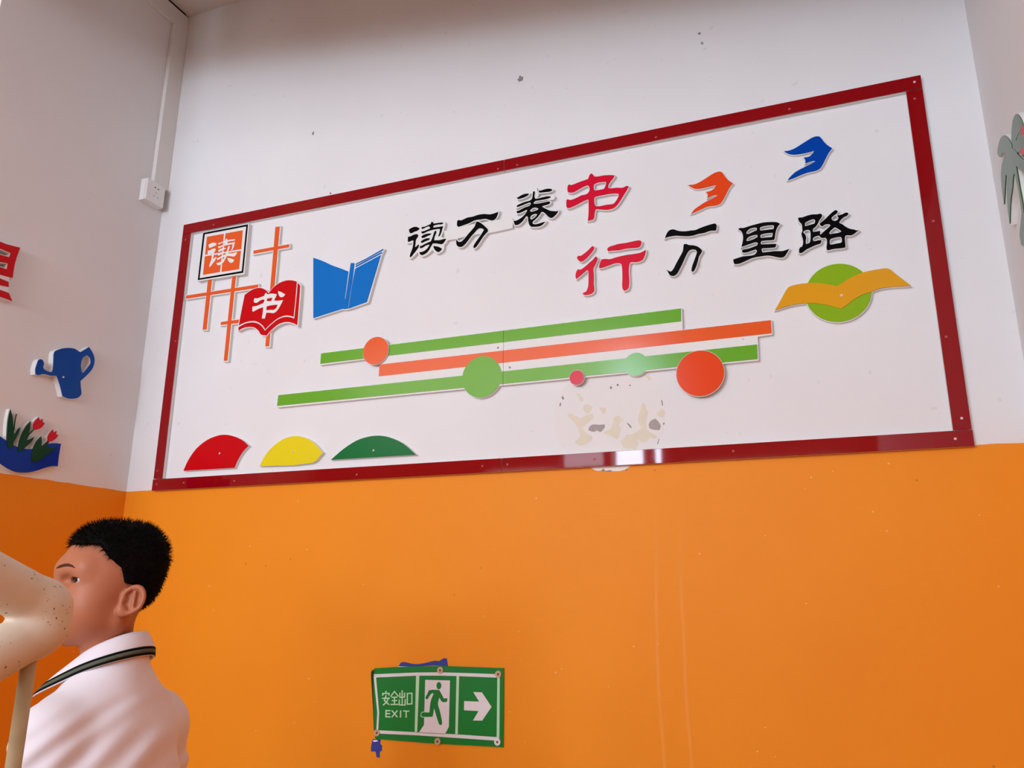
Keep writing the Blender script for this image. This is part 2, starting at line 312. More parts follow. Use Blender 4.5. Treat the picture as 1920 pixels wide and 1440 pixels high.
# ------------------------------------------------------------------ traced outlines, in metres on their own walls
T={'du':{'o':[[(0.9436,0.7986),(0.9513,0.8014),(0.9597,0.8038),(0.9693,0.8029),(0.9772,0.7992),(0.9816,0.7953),(0.9787,0.792),(0.9723,0.789),(0.9639,0.7876),(0.9544,0.7845),(0.9484,0.7848),(0.9456,0.789)],[(0.9414,0.7734),(0.9489,0.7727),(0.9584,0.7758),(0.9667,0.7775),(0.9751,0.7764),(0.9777,0.7725),(0.9761,0.7676),(0.9727,0.7629),(0.9693,0.7566),(0.9691,0.748),(0.9682,0.7401),(0.9673,0.7328),(0.972,0.7337),(0.9778,0.7385),(0.9807,0.7403),(0.9814,0.7368),(0.9788,0.7292),(0.9725,0.7211),(0.9634,0.7111),(0.9572,0.7041),(0.9531,0.7013),(0.9507,0.7023),(0.9521,0.7118),(0.9564,0.7225),(0.9601,0.7345),(0.9614,0.7458),(0.9616,0.755),(0.9609,0.758),(0.9543,0.7579),(0.9448,0.7555),(0.9412,0.7567)],[(0.9887,0.7978),(0.9916,0.7984),(1.0006,0.7981),(1.0111,0.8008),(1.0217,0.8036),(1.0227,0.8081),(1.025,0.8105),(1.028,0.8094),(1.0318,0.8036),(1.0383,0.803),(1.0488,0.8029),(1.0606,0.802),(1.0653,0.8006),(1.0642,0.7979),(1.0596,0.7964),(1.049,0.7977),(1.0384,0.7978),(1.0314,0.7967),(1.0304,0.7917),(1.0322,0.7891),(1.041,0.7893),(1.0516,0.7886),(1.0598,0.7889),(1.0651,0.7882),(1.064,0.7847),(1.0619,0.7782),(1.0603,0.7717),(1.0576,0.7641),(1.0537,0.7579),(1.0509,0.7561),(1.0497,0.758),(1.0524,0.7639),(1.0539,0.7705),(1.0549,0.7783),(1.0542,0.7819),(1.046,0.7827),(1.0342,0.783),(1.0224,0.7822),(1.0107,0.7807),(1.0001,0.7773),(0.9925,0.7758),(0.99,0.7785),(0.9886,0.7833),(0.994,0.783),(1.0034,0.7843),(1.014,0.7871),(1.0199,0.7884),(1.0185,0.7938),(1.0148,0.7967),(1.0077,0.7968),(0.9995,0.7942),(0.9918,0.792),(0.9894,0.7942)],[(0.99,0.7629),(0.9904,0.7663),(0.9957,0.7695),(1.0051,0.7719),(1.0157,0.7718),(1.0246,0.77),(1.0206,0.767),(1.0124,0.7649),(1.0031,0.7619),(0.9936,0.7606)],[(0.9888,0.7459),(0.9887,0.7488),(0.9951,0.7529),(1.0045,0.7559),(1.0139,0.7561),(1.0205,0.7538),(1.0165,0.7505),(1.0083,0.7484),(0.9989,0.7459),(0.9919,0.7437)],[(1.0356,0.7747),(1.0391,0.7776),(1.0421,0.7759),(1.0416,0.7714),(1.0389,0.7639),(1.0362,0.7575),(1.0353,0.7508),(1.0354,0.745),(1.0437,0.7442),(1.0542,0.7425),(1.0647,0.7436),(1.0763,0.7439),(1.0741,0.7386),(1.0696,0.7326),(1.0651,0.7288),(1.0581,0.7288),(1.0487,0.732),(1.0393,0.7344),(1.0299,0.7357),(1.0277,0.7315),(1.0232,0.7243),(1.0177,0.7149),(1.0097,0.7071),(1.0005,0.7029),(0.9922,0.7022),(0.9874,0.7056),(0.9841,0.7135),(0.9919,0.7123),(1.0012,0.7142),(1.0105,0.7195),(1.0173,0.7275),(1.02,0.7328),(1.0159,0.734),(1.0053,0.7323),(0.9949,0.7272),(0.9866,0.7262),(0.9851,0.7333),(0.9934,0.7343),(1.0039,0.7383),(1.0144,0.7411),(1.0238,0.7435),(1.0276,0.7509),(1.0314,0.7617),(1.0335,0.7694)],[(1.0331,0.7261),(1.0408,0.7242),(1.0502,0.721),(1.0597,0.7155),(1.0633,0.7121),(1.0588,0.7061),(1.052,0.7032),(1.0461,0.7053),(1.0401,0.7108),(1.0358,0.7177)]],
'h':[],
'b':[[(0.9423,0.8),(0.9596,0.8063),(0.9826,0.7988),(0.9862,0.7994),(1.0216,0.8071),(1.0249,0.8135),(1.0298,0.808),(1.0676,0.8025),(1.0689,0.7988),(1.0669,0.7865),(1.0616,0.7669),(1.055,0.7543),(1.0681,0.7441),(1.0786,0.7435),(1.0765,0.7348),(1.0675,0.725),(1.0662,0.7116),(1.0589,0.7038),(1.0485,0.7009),(1.039,0.707),(1.0316,0.7184),(1.0225,0.7119),(1.0099,0.7037),(0.9947,0.6993),(0.9838,0.7079),(0.9796,0.7222),(0.9659,0.7084),(0.9532,0.699),(0.9495,0.7013),(0.9589,0.7347),(0.9605,0.754),(0.9413,0.7537),(0.9392,0.7749),(0.944,0.7753),(0.9448,0.7844)]]},
'juan':{'o':[[(1.3139,0.8415),(1.3191,0.8411),(1.3271,0.8449),(1.3363,0.8473),(1.3455,0.8479),(1.354,0.8462),(1.3512,0.8427),(1.3432,0.8389),(1.3317,0.8363),(1.3203,0.8352),(1.3162,0.8375)],[(1.3853,0.8473),(1.3875,0.8498),(1.3954,0.8495),(1.4044,0.8512),(1.4134,0.8512),(1.4235,0.8491),(1.4288,0.8453),(1.4257,0.8424),(1.4178,0.841),(1.4066,0.842),(1.3965,0.8428),(1.3875,0.8436)],[(1.3683,0.8512),(1.3717,0.8511),(1.373,0.8485),(1.3719,0.8405),(1.3716,0.8323),(1.3744,0.8253),(1.3818,0.8245),(1.393,0.8253),(1.4043,0.8261),(1.4132,0.8261),(1.421,0.8243),(1.4244,0.8223),(1.4188,0.8198),(1.411,0.8184),(1.3997,0.8182),(1.3874,0.8182),(1.3738,0.8184),(1.3687,0.8141),(1.3693,0.8093),(1.3772,0.8084),(1.3873,0.8077),(1.3986,0.8079),(1.4098,0.8081),(1.4165,0.8086),(1.422,0.8059),(1.4186,0.8001),(1.4097,0.7989),(1.3996,0.7978),(1.3963,0.7967),(1.3963,0.7944),(1.4041,0.7889),(1.4129,0.7826),(1.4218,0.777),(1.4317,0.774),(1.4416,0.7716),(1.4461,0.7725),(1.4438,0.7666),(1.436,0.7589),(1.4293,0.7543),(1.4227,0.7538),(1.4161,0.7584),(1.4095,0.7665),(1.4028,0.7741),(1.3973,0.7783),(1.3928,0.7782),(1.3894,0.773),(1.3827,0.765),(1.3748,0.7583),(1.368,0.7537),(1.3647,0.7497),(1.3663,0.7448),(1.3725,0.7414),(1.3815,0.741),(1.3926,0.7425),(1.4054,0.7442),(1.4015,0.7403),(1.3948,0.7352),(1.3859,0.7327),(1.3747,0.7335),(1.3613,0.7359),(1.3556,0.742),(1.3528,0.7506),(1.3511,0.7613),(1.3502,0.7696),(1.3466,0.7732),(1.3432,0.772),(1.3387,0.7659),(1.3307,0.7568),(1.3216,0.7509),(1.3136,0.7494),(1.3085,0.7503),(1.3062,0.7576),(1.3035,0.7651),(1.3113,0.7637),(1.3216,0.7666),(1.333,0.7727),(1.3409,0.7794),(1.3466,0.7878),(1.3489,0.792),(1.3455,0.7944),(1.3364,0.7914),(1.3261,0.7886),(1.3164,0.788),(1.3146,0.7912),(1.3141,0.7954),(1.3204,0.7955),(1.3307,0.7994),(1.3421,0.8032),(1.3534,0.8046),(1.3591,0.8088),(1.3597,0.8146),(1.3557,0.8171),(1.3477,0.8156),(1.3363,0.8131),(1.3249,0.8105),(1.3152,0.809),(1.3146,0.8136),(1.3215,0.8164),(1.3329,0.8196),(1.3455,0.8214),(1.3557,0.8224),(1.3625,0.8258),(1.3654,0.8323),(1.366,0.8404)]],
'h':[[(1.3568,0.7894),(1.3602,0.7934),(1.367,0.7969),(1.3738,0.7968),(1.3805,0.7938),(1.385,0.7901),(1.3805,0.7868),(1.3715,0.785),(1.3625,0.7846),(1.3579,0.7863)],[(1.3585,0.7612),(1.3579,0.7671),(1.3602,0.7719),(1.3658,0.775),(1.3737,0.7759),(1.3805,0.7735),(1.3793,0.7702),(1.3737,0.7643),(1.3681,0.7606),(1.3613,0.759)]],
'b':[[(1.3677,0.8613),(1.3762,0.8597),(1.3773,0.8477),(1.3818,0.8374),(1.3727,0.825),(1.3648,0.8289)],[(1.4155,0.8286),(1.43,0.8259),(1.4332,0.8194),(1.4288,0.8156),(1.4154,0.817)]]},
'wan':{'o':[[(1.1142,0.7924),(1.1151,0.7985),(1.1193,0.8002),(1.1268,0.7975),(1.1351,0.7991),(1.1497,0.8032),(1.1664,0.8029),(1.1851,0.8058),(1.2057,0.8052),(1.2263,0.8004),(1.2426,0.8016),(1.2528,0.8039),(1.2508,0.795),(1.2459,0.7846),(1.2388,0.7797),(1.2306,0.7797),(1.2204,0.784),(1.2101,0.7885),(1.1977,0.789),(1.175,0.79),(1.1584,0.7846),(1.1397,0.7806),(1.1188,0.7774),(1.1145,0.7819)],[(1.1793,0.7809),(1.1834,0.7839),(1.1917,0.7798),(1.2021,0.7707),(1.2125,0.7597),(1.2188,0.7514),(1.2189,0.7453),(1.2128,0.7392),(1.2048,0.7313),(1.1967,0.7204),(1.1887,0.7096),(1.1807,0.6997),(1.1746,0.6966),(1.1715,0.6991),(1.1734,0.706),(1.1824,0.7187),(1.1925,0.7314),(1.2005,0.7423),(1.2065,0.7515),(1.2023,0.7563),(1.192,0.7601),(1.1838,0.7574),(1.1757,0.7496),(1.1635,0.7383),(1.1514,0.7239),(1.1412,0.7133),(1.1309,0.7078),(1.1225,0.7091),(1.1151,0.7155),(1.1127,0.7283),(1.1135,0.7353),(1.119,0.7272),(1.1284,0.7246),(1.1387,0.7311),(1.153,0.7462),(1.1672,0.7603),(1.1753,0.7692)]],
'h':[],
'b':[]},
'strip':[[(1.0666,0.7727),(1.1111,0.7755),(1.1717,0.7795),(1.2335,0.7789),(1.2841,0.7792),(1.2991,0.7765),(1.3012,0.7609),(1.2993,0.743),(1.2542,0.7406),(1.2258,0.7397),(1.1889,0.7415),(1.1309,0.7399),(1.1068,0.7384),(1.074,0.7391)]],
'shu':{'o':[[(1.5451,0.8695),(1.5497,0.8747),(1.5544,0.872),(1.5603,0.8621),(1.5734,0.8605),(1.5896,0.8605),(1.6097,0.8575),(1.6206,0.8543),(1.6174,0.8473),(1.6091,0.8382),(1.6018,0.8277),(1.6006,0.8183),(1.6085,0.8146),(1.6263,0.8132),(1.6441,0.8098),(1.656,0.8132),(1.6614,0.8107),(1.6556,0.8001),(1.6452,0.785),(1.6349,0.77),(1.6247,0.757),(1.6126,0.7497),(1.5947,0.7488),(1.5749,0.7535),(1.5619,0.7569),(1.5587,0.7479),(1.5563,0.7313),(1.5521,0.7246),(1.537,0.7241),(1.5393,0.7386),(1.5405,0.764),(1.5404,0.7899),(1.5374,0.7926),(1.5251,0.7895),(1.5045,0.7815),(1.4859,0.7762),(1.4776,0.7752),(1.4729,0.7797),(1.4728,0.8004),(1.4749,0.8048),(1.4862,0.8005),(1.5028,0.8035),(1.5193,0.809),(1.5357,0.8103),(1.5441,0.8195),(1.5433,0.8327),(1.5383,0.8387),(1.526,0.8361),(1.5073,0.8288),(1.4928,0.8239),(1.4804,0.8263),(1.4767,0.8314),(1.4776,0.8478),(1.4818,0.8524),(1.489,0.8488),(1.5057,0.8521),(1.5222,0.8554),(1.5408,0.8583)]],
'h':[[(1.5576,0.8364),(1.5648,0.8404),(1.579,0.8409),(1.5931,0.8392),(1.595,0.8345),(1.5917,0.8232),(1.5875,0.8165),(1.5764,0.8165),(1.5613,0.8166),(1.5574,0.8234)],[(1.5577,0.7931),(1.5618,0.7966),(1.58,0.7975),(1.6,0.7979),(1.6199,0.7963),(1.6307,0.7931),(1.6315,0.7876),(1.6273,0.7778),(1.619,0.7666),(1.613,0.7634),(1.5951,0.7646),(1.5771,0.7637),(1.5631,0.7652),(1.5583,0.7758)]],
'b':[]},
'xing':{'o':[[(1.546,0.6394),(1.5507,0.6415),(1.5545,0.638),(1.5533,0.6317),(1.5472,0.623),(1.5377,0.6132),(1.5283,0.605),(1.5204,0.5998),(1.5141,0.5988),(1.5087,0.6024),(1.5034,0.6089),(1.5027,0.6147),(1.5075,0.6188),(1.5129,0.6168),(1.5224,0.6213),(1.535,0.6298)],[(1.5522,0.6013),(1.5569,0.6073),(1.5615,0.6062),(1.5637,0.5995),(1.5604,0.5904),(1.5556,0.5815),(1.5508,0.5726),(1.5512,0.5566),(1.5513,0.5407),(1.5505,0.525),(1.5516,0.509),(1.55,0.5014),(1.543,0.4961),(1.5322,0.4941),(1.523,0.4949),(1.5177,0.4988),(1.5193,0.5025),(1.5263,0.5039),(1.531,0.5104),(1.5343,0.521),(1.5354,0.5382),(1.5358,0.5589),(1.5352,0.567),(1.5314,0.5699),(1.5228,0.564),(1.5102,0.5547),(1.4992,0.548),(1.4973,0.5518),(1.4979,0.5645),(1.502,0.5736),(1.5059,0.5765),(1.5129,0.5743),(1.5247,0.5806),(1.5388,0.5913)],[(1.5934,0.6269),(1.5997,0.6315),(1.6119,0.6335),(1.6271,0.6358),(1.6452,0.6353),(1.6632,0.6363),(1.6797,0.6375),(1.6886,0.6365),(1.6921,0.6315),(1.6903,0.6231),(1.6864,0.6174),(1.6774,0.6157),(1.6626,0.6173),(1.6446,0.6178),(1.628,0.6165),(1.6115,0.6179),(1.5955,0.6188),(1.593,0.6229)],[(1.5686,0.5795),(1.5727,0.5917),(1.5758,0.596),(1.5865,0.5959),(1.6001,0.593),(1.6184,0.5957),(1.6365,0.5976),(1.6515,0.5984),(1.6694,0.5979),(1.6857,0.5985),(1.6961,0.6016),(1.7029,0.6052),(1.7026,0.5966),(1.6968,0.5818),(1.6922,0.5762),(1.6803,0.5726),(1.67,0.5731),(1.6611,0.5748),(1.6566,0.5723),(1.654,0.5617),(1.6527,0.5447),(1.6535,0.5258),(1.6527,0.5088),(1.6496,0.4968),(1.6451,0.4936),(1.6384,0.4919),(1.6341,0.4975),(1.633,0.5085),(1.6343,0.5286),(1.6347,0.5489),(1.634,0.5663),(1.632,0.5738),(1.6254,0.5771),(1.6133,0.5782),(1.5981,0.575),(1.5813,0.5712),(1.5706,0.5699),(1.5669,0.5726)]],
'h':[],
'b':[]},
'wan2':{'o':[[(1.7592,0.6317),(1.7626,0.641),(1.7681,0.6499),(1.7754,0.6542),(1.7844,0.6537),(1.7932,0.6489),(1.803,0.6451),(1.8188,0.6424),(1.8307,0.6425),(1.8425,0.6416),(1.8544,0.6449),(1.8703,0.6487),(1.886,0.6513),(1.8968,0.6523),(1.9004,0.6478),(1.8998,0.6382),(1.8975,0.631),(1.8908,0.6322),(1.8811,0.6328),(1.8673,0.6297),(1.8516,0.6292),(1.8378,0.6272),(1.8239,0.6269),(1.8043,0.6307),(1.7885,0.6344),(1.7745,0.6346),(1.7654,0.6339)],[(1.8087,0.5996),(1.8099,0.6048),(1.8168,0.6043),(1.8226,0.6005),(1.8342,0.5975),(1.8457,0.5924),(1.855,0.5834),(1.8582,0.5776),(1.8543,0.5707),(1.849,0.5631),(1.8454,0.5509),(1.8397,0.5348),(1.8332,0.523),(1.8288,0.5201),(1.8265,0.5241),(1.8291,0.5364),(1.8347,0.5504),(1.8403,0.5644),(1.8439,0.5767),(1.8404,0.5837),(1.8317,0.5861),(1.8237,0.5842),(1.8174,0.5766),(1.8109,0.5648),(1.8032,0.5489),(1.7945,0.5331),(1.7871,0.5214),(1.7789,0.5163),(1.772,0.5169),(1.7663,0.5213),(1.7626,0.5294),(1.759,0.5374),(1.7667,0.5309),(1.7726,0.53),(1.7789,0.5376),(1.7876,0.5534),(1.7984,0.571),(1.806,0.5849)]],
'h':[],
'b':[]},
'li':{'o':[[(1.9573,0.625),(1.9613,0.6275),(1.9706,0.6259),(1.9858,0.6286),(2.0028,0.6309),(2.0216,0.6329),(2.04,0.6312),(2.0562,0.6279),(2.0641,0.6223),(2.0591,0.6169),(2.0538,0.6074),(2.0501,0.5955),(2.0472,0.5814),(2.0434,0.5789),(2.0288,0.5803),(2.0141,0.5811),(2.011,0.5759),(2.0134,0.571),(2.028,0.569),(2.0443,0.5673),(2.0506,0.5659),(2.0482,0.5584),(2.0454,0.5572),(2.0309,0.5581),(2.0144,0.5598),(2.012,0.556),(2.0145,0.5473),(2.03,0.5469),(2.0464,0.5463),(2.0643,0.5435),(2.0735,0.5451),(2.0812,0.5469),(2.0766,0.5394),(2.0685,0.5284),(2.0611,0.5259),(2.0523,0.5279),(2.0399,0.533),(2.0257,0.5373),(2.0055,0.5374),(1.9869,0.5361),(1.9679,0.5297),(1.9508,0.5251),(1.9405,0.5261),(1.9385,0.5333),(1.9385,0.5395),(1.9481,0.5412),(1.9632,0.544),(1.9818,0.5432),(1.9949,0.5452),(2.0011,0.5536),(1.9978,0.5593),(1.9884,0.5577),(1.9752,0.5546),(1.9649,0.5552),(1.962,0.5594),(1.9646,0.5636),(1.9777,0.564),(1.9909,0.5667),(2.0023,0.5701),(2.0046,0.577),(1.9992,0.58),(1.9861,0.578),(1.9728,0.5749),(1.962,0.5725),(1.9649,0.5825),(1.9676,0.5947),(1.9675,0.6074),(1.9644,0.6174)]],
'h':[[(1.9772,0.6121),(1.9833,0.6195),(1.9948,0.6228),(2.0049,0.621),(2.0044,0.6137),(1.9939,0.6103),(1.9824,0.6065),(1.9778,0.6077)],[(2.0128,0.6144),(2.0133,0.6206),(2.0208,0.6225),(2.0356,0.6227),(2.0466,0.6212),(2.049,0.6176),(2.0466,0.6096),(2.0347,0.6102),(2.02,0.6107),(2.0135,0.6111)],[(1.9761,0.5911),(1.9818,0.5976),(1.9933,0.6009),(2.0044,0.6007),(2.0049,0.5937),(1.9943,0.5892),(1.981,0.5861),(1.9764,0.5869)],[(2.0126,0.5987),(2.0183,0.6004),(2.0303,0.6009),(2.0431,0.5998),(2.0436,0.5945),(2.0413,0.5876),(2.0294,0.5885),(2.0147,0.5893),(2.0122,0.5925)]],
'b':[]},
'lu':{'o':[[(2.1105,0.6305),(2.1131,0.6312),(2.1211,0.6304),(2.1325,0.633),(2.1456,0.6342),(2.1575,0.6326),(2.1656,0.6329),(2.1693,0.6299),(2.1683,0.6243),(2.1621,0.6161),(2.1562,0.6055),(2.1516,0.5993),(2.1463,0.5956),(2.1436,0.5926),(2.1432,0.5851),(2.1494,0.5844),(2.1599,0.5852),(2.1607,0.5833),(2.159,0.575),(2.1614,0.5745),(2.17,0.5817),(2.1805,0.5897),(2.187,0.5955),(2.1849,0.5999),(2.1786,0.601),(2.1726,0.6003),(2.1683,0.597),(2.1645,0.5988),(2.1611,0.6046),(2.1654,0.6085),(2.1749,0.6149),(2.1857,0.6246),(2.1952,0.6322),(2.2025,0.6361),(2.2063,0.6348),(2.2075,0.6317),(2.2046,0.627),(2.1973,0.6225),(2.192,0.6177),(2.1911,0.6132),(2.195,0.6079),(2.1998,0.6065),(2.2049,0.6085),(2.2078,0.6131),(2.2067,0.6179),(2.205,0.6209),(2.2109,0.6207),(2.2189,0.6221),(2.226,0.6249),(2.2307,0.6237),(2.2324,0.6208),(2.2291,0.6168),(2.221,0.6137),(2.2137,0.6081),(2.2087,0.602),(2.2089,0.5991),(2.2153,0.594),(2.2241,0.5844),(2.2331,0.5777),(2.2425,0.5744),(2.246,0.5715),(2.2518,0.5711),(2.2467,0.568),(2.2405,0.5634),(2.2334,0.5606),(2.2258,0.5619),(2.2196,0.5624),(2.2174,0.5548),(2.2171,0.5458),(2.2171,0.5356),(2.2171,0.5311),(2.214,0.5293),(2.2044,0.5292),(2.1898,0.5299),(2.1741,0.5284),(2.172,0.5328),(2.1727,0.5406),(2.1745,0.5494),(2.1744,0.5597),(2.1714,0.5643),(2.1635,0.5648),(2.1598,0.5679),(2.1573,0.5724),(2.1533,0.5725),(2.1462,0.5708),(2.1419,0.5675),(2.1412,0.5613),(2.1446,0.5584),(2.1531,0.5593),(2.162,0.5586),(2.1606,0.554),(2.1582,0.5498),(2.1461,0.5472),(2.1349,0.5433),(2.1235,0.5389),(2.113,0.532),(2.1069,0.5312),(2.1048,0.5333),(2.1057,0.5412),(2.1086,0.5465),(2.1133,0.548),(2.1164,0.5556),(2.1173,0.5658),(2.1157,0.5776),(2.1149,0.5853),(2.1177,0.5912),(2.1183,0.6028),(2.1176,0.6122),(2.1131,0.6189),(2.1107,0.6263)]],
'h':[[(2.1264,0.6142),(2.1321,0.6173),(2.1414,0.6203),(2.1475,0.6207),(2.1513,0.618),(2.1508,0.6122),(2.1484,0.6074),(2.1413,0.6064),(2.1321,0.605),(2.126,0.6038),(2.1253,0.6074)],[(2.1187,0.5887),(2.124,0.5925),(2.1302,0.5937),(2.135,0.592),(2.1371,0.5868),(2.1365,0.5741),(2.135,0.5628),(2.133,0.5568),(2.1278,0.5543),(2.1228,0.5543),(2.1236,0.5636),(2.1254,0.5725),(2.1236,0.581)],[(2.1816,0.5746),(2.1846,0.5798),(2.191,0.5856),(2.1967,0.5892),(2.2027,0.5847),(2.2089,0.5785),(2.2115,0.5741),(2.2035,0.572),(2.1937,0.5719),(2.1838,0.5717)],[(2.1808,0.5438),(2.1813,0.554),(2.1837,0.5588),(2.1926,0.5601),(2.2024,0.5608),(2.2082,0.5603),(2.2103,0.556),(2.2098,0.5459),(2.2067,0.5436),(2.1959,0.5431),(2.1841,0.5422)]],
'b':[]},
'bird_blue':[(2.0914,0.8337),(2.1046,0.8327),(2.1203,0.8371),(2.1386,0.8461),(2.1569,0.8551),(2.1703,0.8599),(2.1811,0.8588),(2.186,0.8538),(2.1924,0.8407),(2.1999,0.8287),(2.211,0.8166),(2.2022,0.8064),(2.1921,0.7894),(2.182,0.7712),(2.1737,0.7627),(2.1638,0.7597),(2.1443,0.7585),(2.1267,0.7545),(2.1088,0.7491),(2.0933,0.7459),(2.1005,0.7546),(2.1146,0.7659),(2.1326,0.7737),(2.1505,0.7803),(2.165,0.7862),(2.166,0.7893),(2.1578,0.7895),(2.1413,0.7868),(2.1421,0.7962),(2.1391,0.8045),(2.1504,0.8039),(2.1595,0.8092),(2.1668,0.8192),(2.1559,0.8177),(2.1362,0.8168),(2.1166,0.8179),(2.1037,0.8224),(2.0964,0.8279)],
'bird_orange':[(1.8301,0.7836),(1.8463,0.7818),(1.8632,0.7864),(1.8827,0.7959),(1.9021,0.8053),(1.9163,0.8077),(1.9243,0.804),(1.9316,0.79),(1.94,0.7764),(1.9513,0.765),(1.9408,0.7526),(1.9304,0.7337),(1.9201,0.7174),(1.9127,0.7097),(1.8987,0.7071),(1.8801,0.7079),(1.861,0.7023),(1.8341,0.694),(1.8422,0.7044),(1.8569,0.7135),(1.8762,0.723),(1.893,0.7291),(1.9061,0.7344),(1.9063,0.7383),(1.8958,0.7382),(1.8804,0.7341),(1.8821,0.7443),(1.8779,0.753),(1.8897,0.7534),(1.8993,0.7581),(1.907,0.7685),(1.8952,0.7681),(1.8716,0.7662),(1.8503,0.7676),(1.8388,0.7752)],
'bb_left':[(0.5828,0.7571),(0.6217,0.739),(0.6598,0.7177),(0.6971,0.7002),(0.7241,0.6863),(0.7211,0.6475),(0.7164,0.5931),(0.7193,0.5918),(0.7239,0.6355),(0.7288,0.6837),(0.7319,0.7149),(0.7452,0.7128),(0.7454,0.7022),(0.7412,0.6493),(0.7362,0.6107),(0.7309,0.5568),(0.7158,0.5572),(0.7107,0.559),(0.6003,0.5409)],
'bb_right':[(0.7523,0.693),(0.8439,0.7254),(0.8009,0.5703),(0.7334,0.5565),(0.7387,0.6103),(0.7437,0.6489),(0.7499,0.6899)],
'bb_bar1':[(0.7505,0.7092),(0.7919,0.7227),(0.8515,0.7459),(0.8522,0.742),(0.7921,0.7189),(0.7507,0.7056)],
'bb_bar2':[(0.7509,0.7019),(0.8471,0.7359),(0.848,0.7318),(0.7517,0.6975)],
'bb_base':[(0.5819,0.7585),(0.697,0.7025),(0.7286,0.6872),(0.731,0.7162),(0.7484,0.7135),(0.7511,0.7107),(0.8526,0.7473),(0.8552,0.7446),(0.8464,0.725),(0.8047,0.5682),(0.7311,0.5545),(0.7147,0.5557),(0.7108,0.5572),(0.6004,0.5391)],
'pn_base':[(0.0968,0.9307),(0.3022,0.9305),(0.3035,0.7377),(0.0973,0.7407)],
'pn_out':[(0.0996,0.9278),(0.299,0.927),(0.2985,0.7433),(0.0989,0.7447)],
'pn_in':[(0.1073,0.9208),(0.2921,0.92),(0.2915,0.7507),(0.1061,0.7509)],
'pn_q':[[(0.1189,0.9091),(0.1951,0.9081),(0.1963,0.8363),(0.1198,0.8393)],[(0.2025,0.9082),(0.2782,0.9075),(0.2798,0.8354),(0.202,0.8363)],[(0.1192,0.8329),(0.1958,0.8304),(0.1951,0.7618),(0.12,0.7614)],[(0.2019,0.8305),(0.2791,0.8292),(0.2787,0.7597),(0.2023,0.7607)]],
'bk_up':[(0.3126,0.6596),(0.3222,0.6654),(0.3376,0.6729),(0.3553,0.6775),(0.3735,0.6772),(0.3901,0.6717),(0.403,0.6629),(0.4119,0.6538),(0.415,0.6525),(0.4193,0.6589),(0.432,0.6711),(0.4488,0.6809),(0.4679,0.6869),(0.4874,0.6884),(0.5072,0.685),(0.5252,0.6786),(0.5248,0.6168),(0.5231,0.5542),(0.5088,0.5594),(0.4912,0.5625),(0.472,0.5607),(0.4532,0.5537),(0.4367,0.543),(0.4238,0.5343),(0.4121,0.5238),(0.3998,0.5389),(0.3826,0.5513),(0.3659,0.5585),(0.3477,0.5608),(0.3297,0.5596),(0.312,0.5557),(0.3,0.5511),(0.3051,0.5992)],
'bk_low':[(0.2995,0.5442),(0.3146,0.5502),(0.3323,0.5549),(0.3503,0.5553),(0.3686,0.5522),(0.3853,0.545),(0.4005,0.532),(0.4117,0.5184),(0.4244,0.5292),(0.4408,0.5408),(0.4574,0.5506),(0.4744,0.5561),(0.4917,0.5574),(0.5093,0.5543),(0.5271,0.5473),(0.5293,0.6094),(0.5299,0.6728),(0.5401,0.6627),(0.5407,0.5994),(0.5404,0.5227),(0.5248,0.5313),(0.505,0.5379),(0.4856,0.5395),(0.4647,0.5353),(0.4481,0.5263),(0.4336,0.5153),(0.4193,0.5013),(0.3967,0.5069),(0.3858,0.521),(0.3685,0.5342),(0.35,0.5398),(0.3278,0.5408),(0.312,0.5375),(0.3009,0.5323)],
'bk_base':[(0.3105,0.662),(0.3345,0.6755),(0.3543,0.6798),(0.3745,0.6792),(0.3933,0.6725),(0.4084,0.6608),(0.4146,0.6547),(0.4183,0.6612),(0.4347,0.6763),(0.4573,0.687),(0.4825,0.6912),(0.5062,0.6878),(0.5282,0.6803),(0.5441,0.6634),(0.5448,0.5992),(0.5434,0.5168),(0.5243,0.5283),(0.5026,0.5352),(0.4833,0.5359),(0.4624,0.5308),(0.4476,0.5233),(0.4332,0.5115),(0.4199,0.4978),(0.3956,0.5048),(0.3832,0.5191),(0.3659,0.5322),(0.3494,0.5377),(0.3273,0.5377),(0.3096,0.5338),(0.299,0.529),(0.2958,0.5484),(0.3036,0.6049)],
'bk_gl':{'o':[[(0.3983,0.6505),(0.4027,0.656),(0.4104,0.6488),(0.4242,0.6495),(0.4485,0.6436),(0.4454,0.6345),(0.4387,0.6224),(0.4547,0.6194),(0.4762,0.6191),(0.4722,0.6102),(0.463,0.5943),(0.4543,0.5834),(0.4431,0.5771),(0.4271,0.58),(0.4112,0.5821),(0.41,0.5736),(0.4073,0.562),(0.3948,0.5639),(0.3965,0.5805),(0.3967,0.6038),(0.3814,0.6015),(0.3659,0.5965),(0.3563,0.5929),(0.352,0.5957),(0.3512,0.6124),(0.3663,0.6121),(0.382,0.6153),(0.3956,0.6187),(0.3997,0.6268),(0.3961,0.6325),(0.3823,0.6309),(0.369,0.6239),(0.3578,0.6254),(0.3542,0.6311),(0.3561,0.6417),(0.3694,0.6396),(0.3851,0.6427),(0.3969,0.6446)],[(0.4524,0.6543),(0.4635,0.6502),(0.4832,0.6383),(0.4752,0.6304),(0.4654,0.6309),(0.4578,0.638),(0.454,0.6471)]],
'h':[[(0.4078,0.6257),(0.41,0.6332),(0.4317,0.6337),(0.4288,0.6229),(0.419,0.6225)],[(0.4099,0.6047),(0.4285,0.6065),(0.4551,0.6056),(0.4529,0.5973),(0.4439,0.589),(0.4261,0.5905),(0.4113,0.5907)]]},
'lat_v1':[(0.1401,0.7517),(0.1572,0.7491),(0.1565,0.5545),(0.1407,0.5564)],
'lat_v2':[(0.2475,0.7484),(0.2622,0.7462),(0.2616,0.4307),(0.2473,0.4322)],
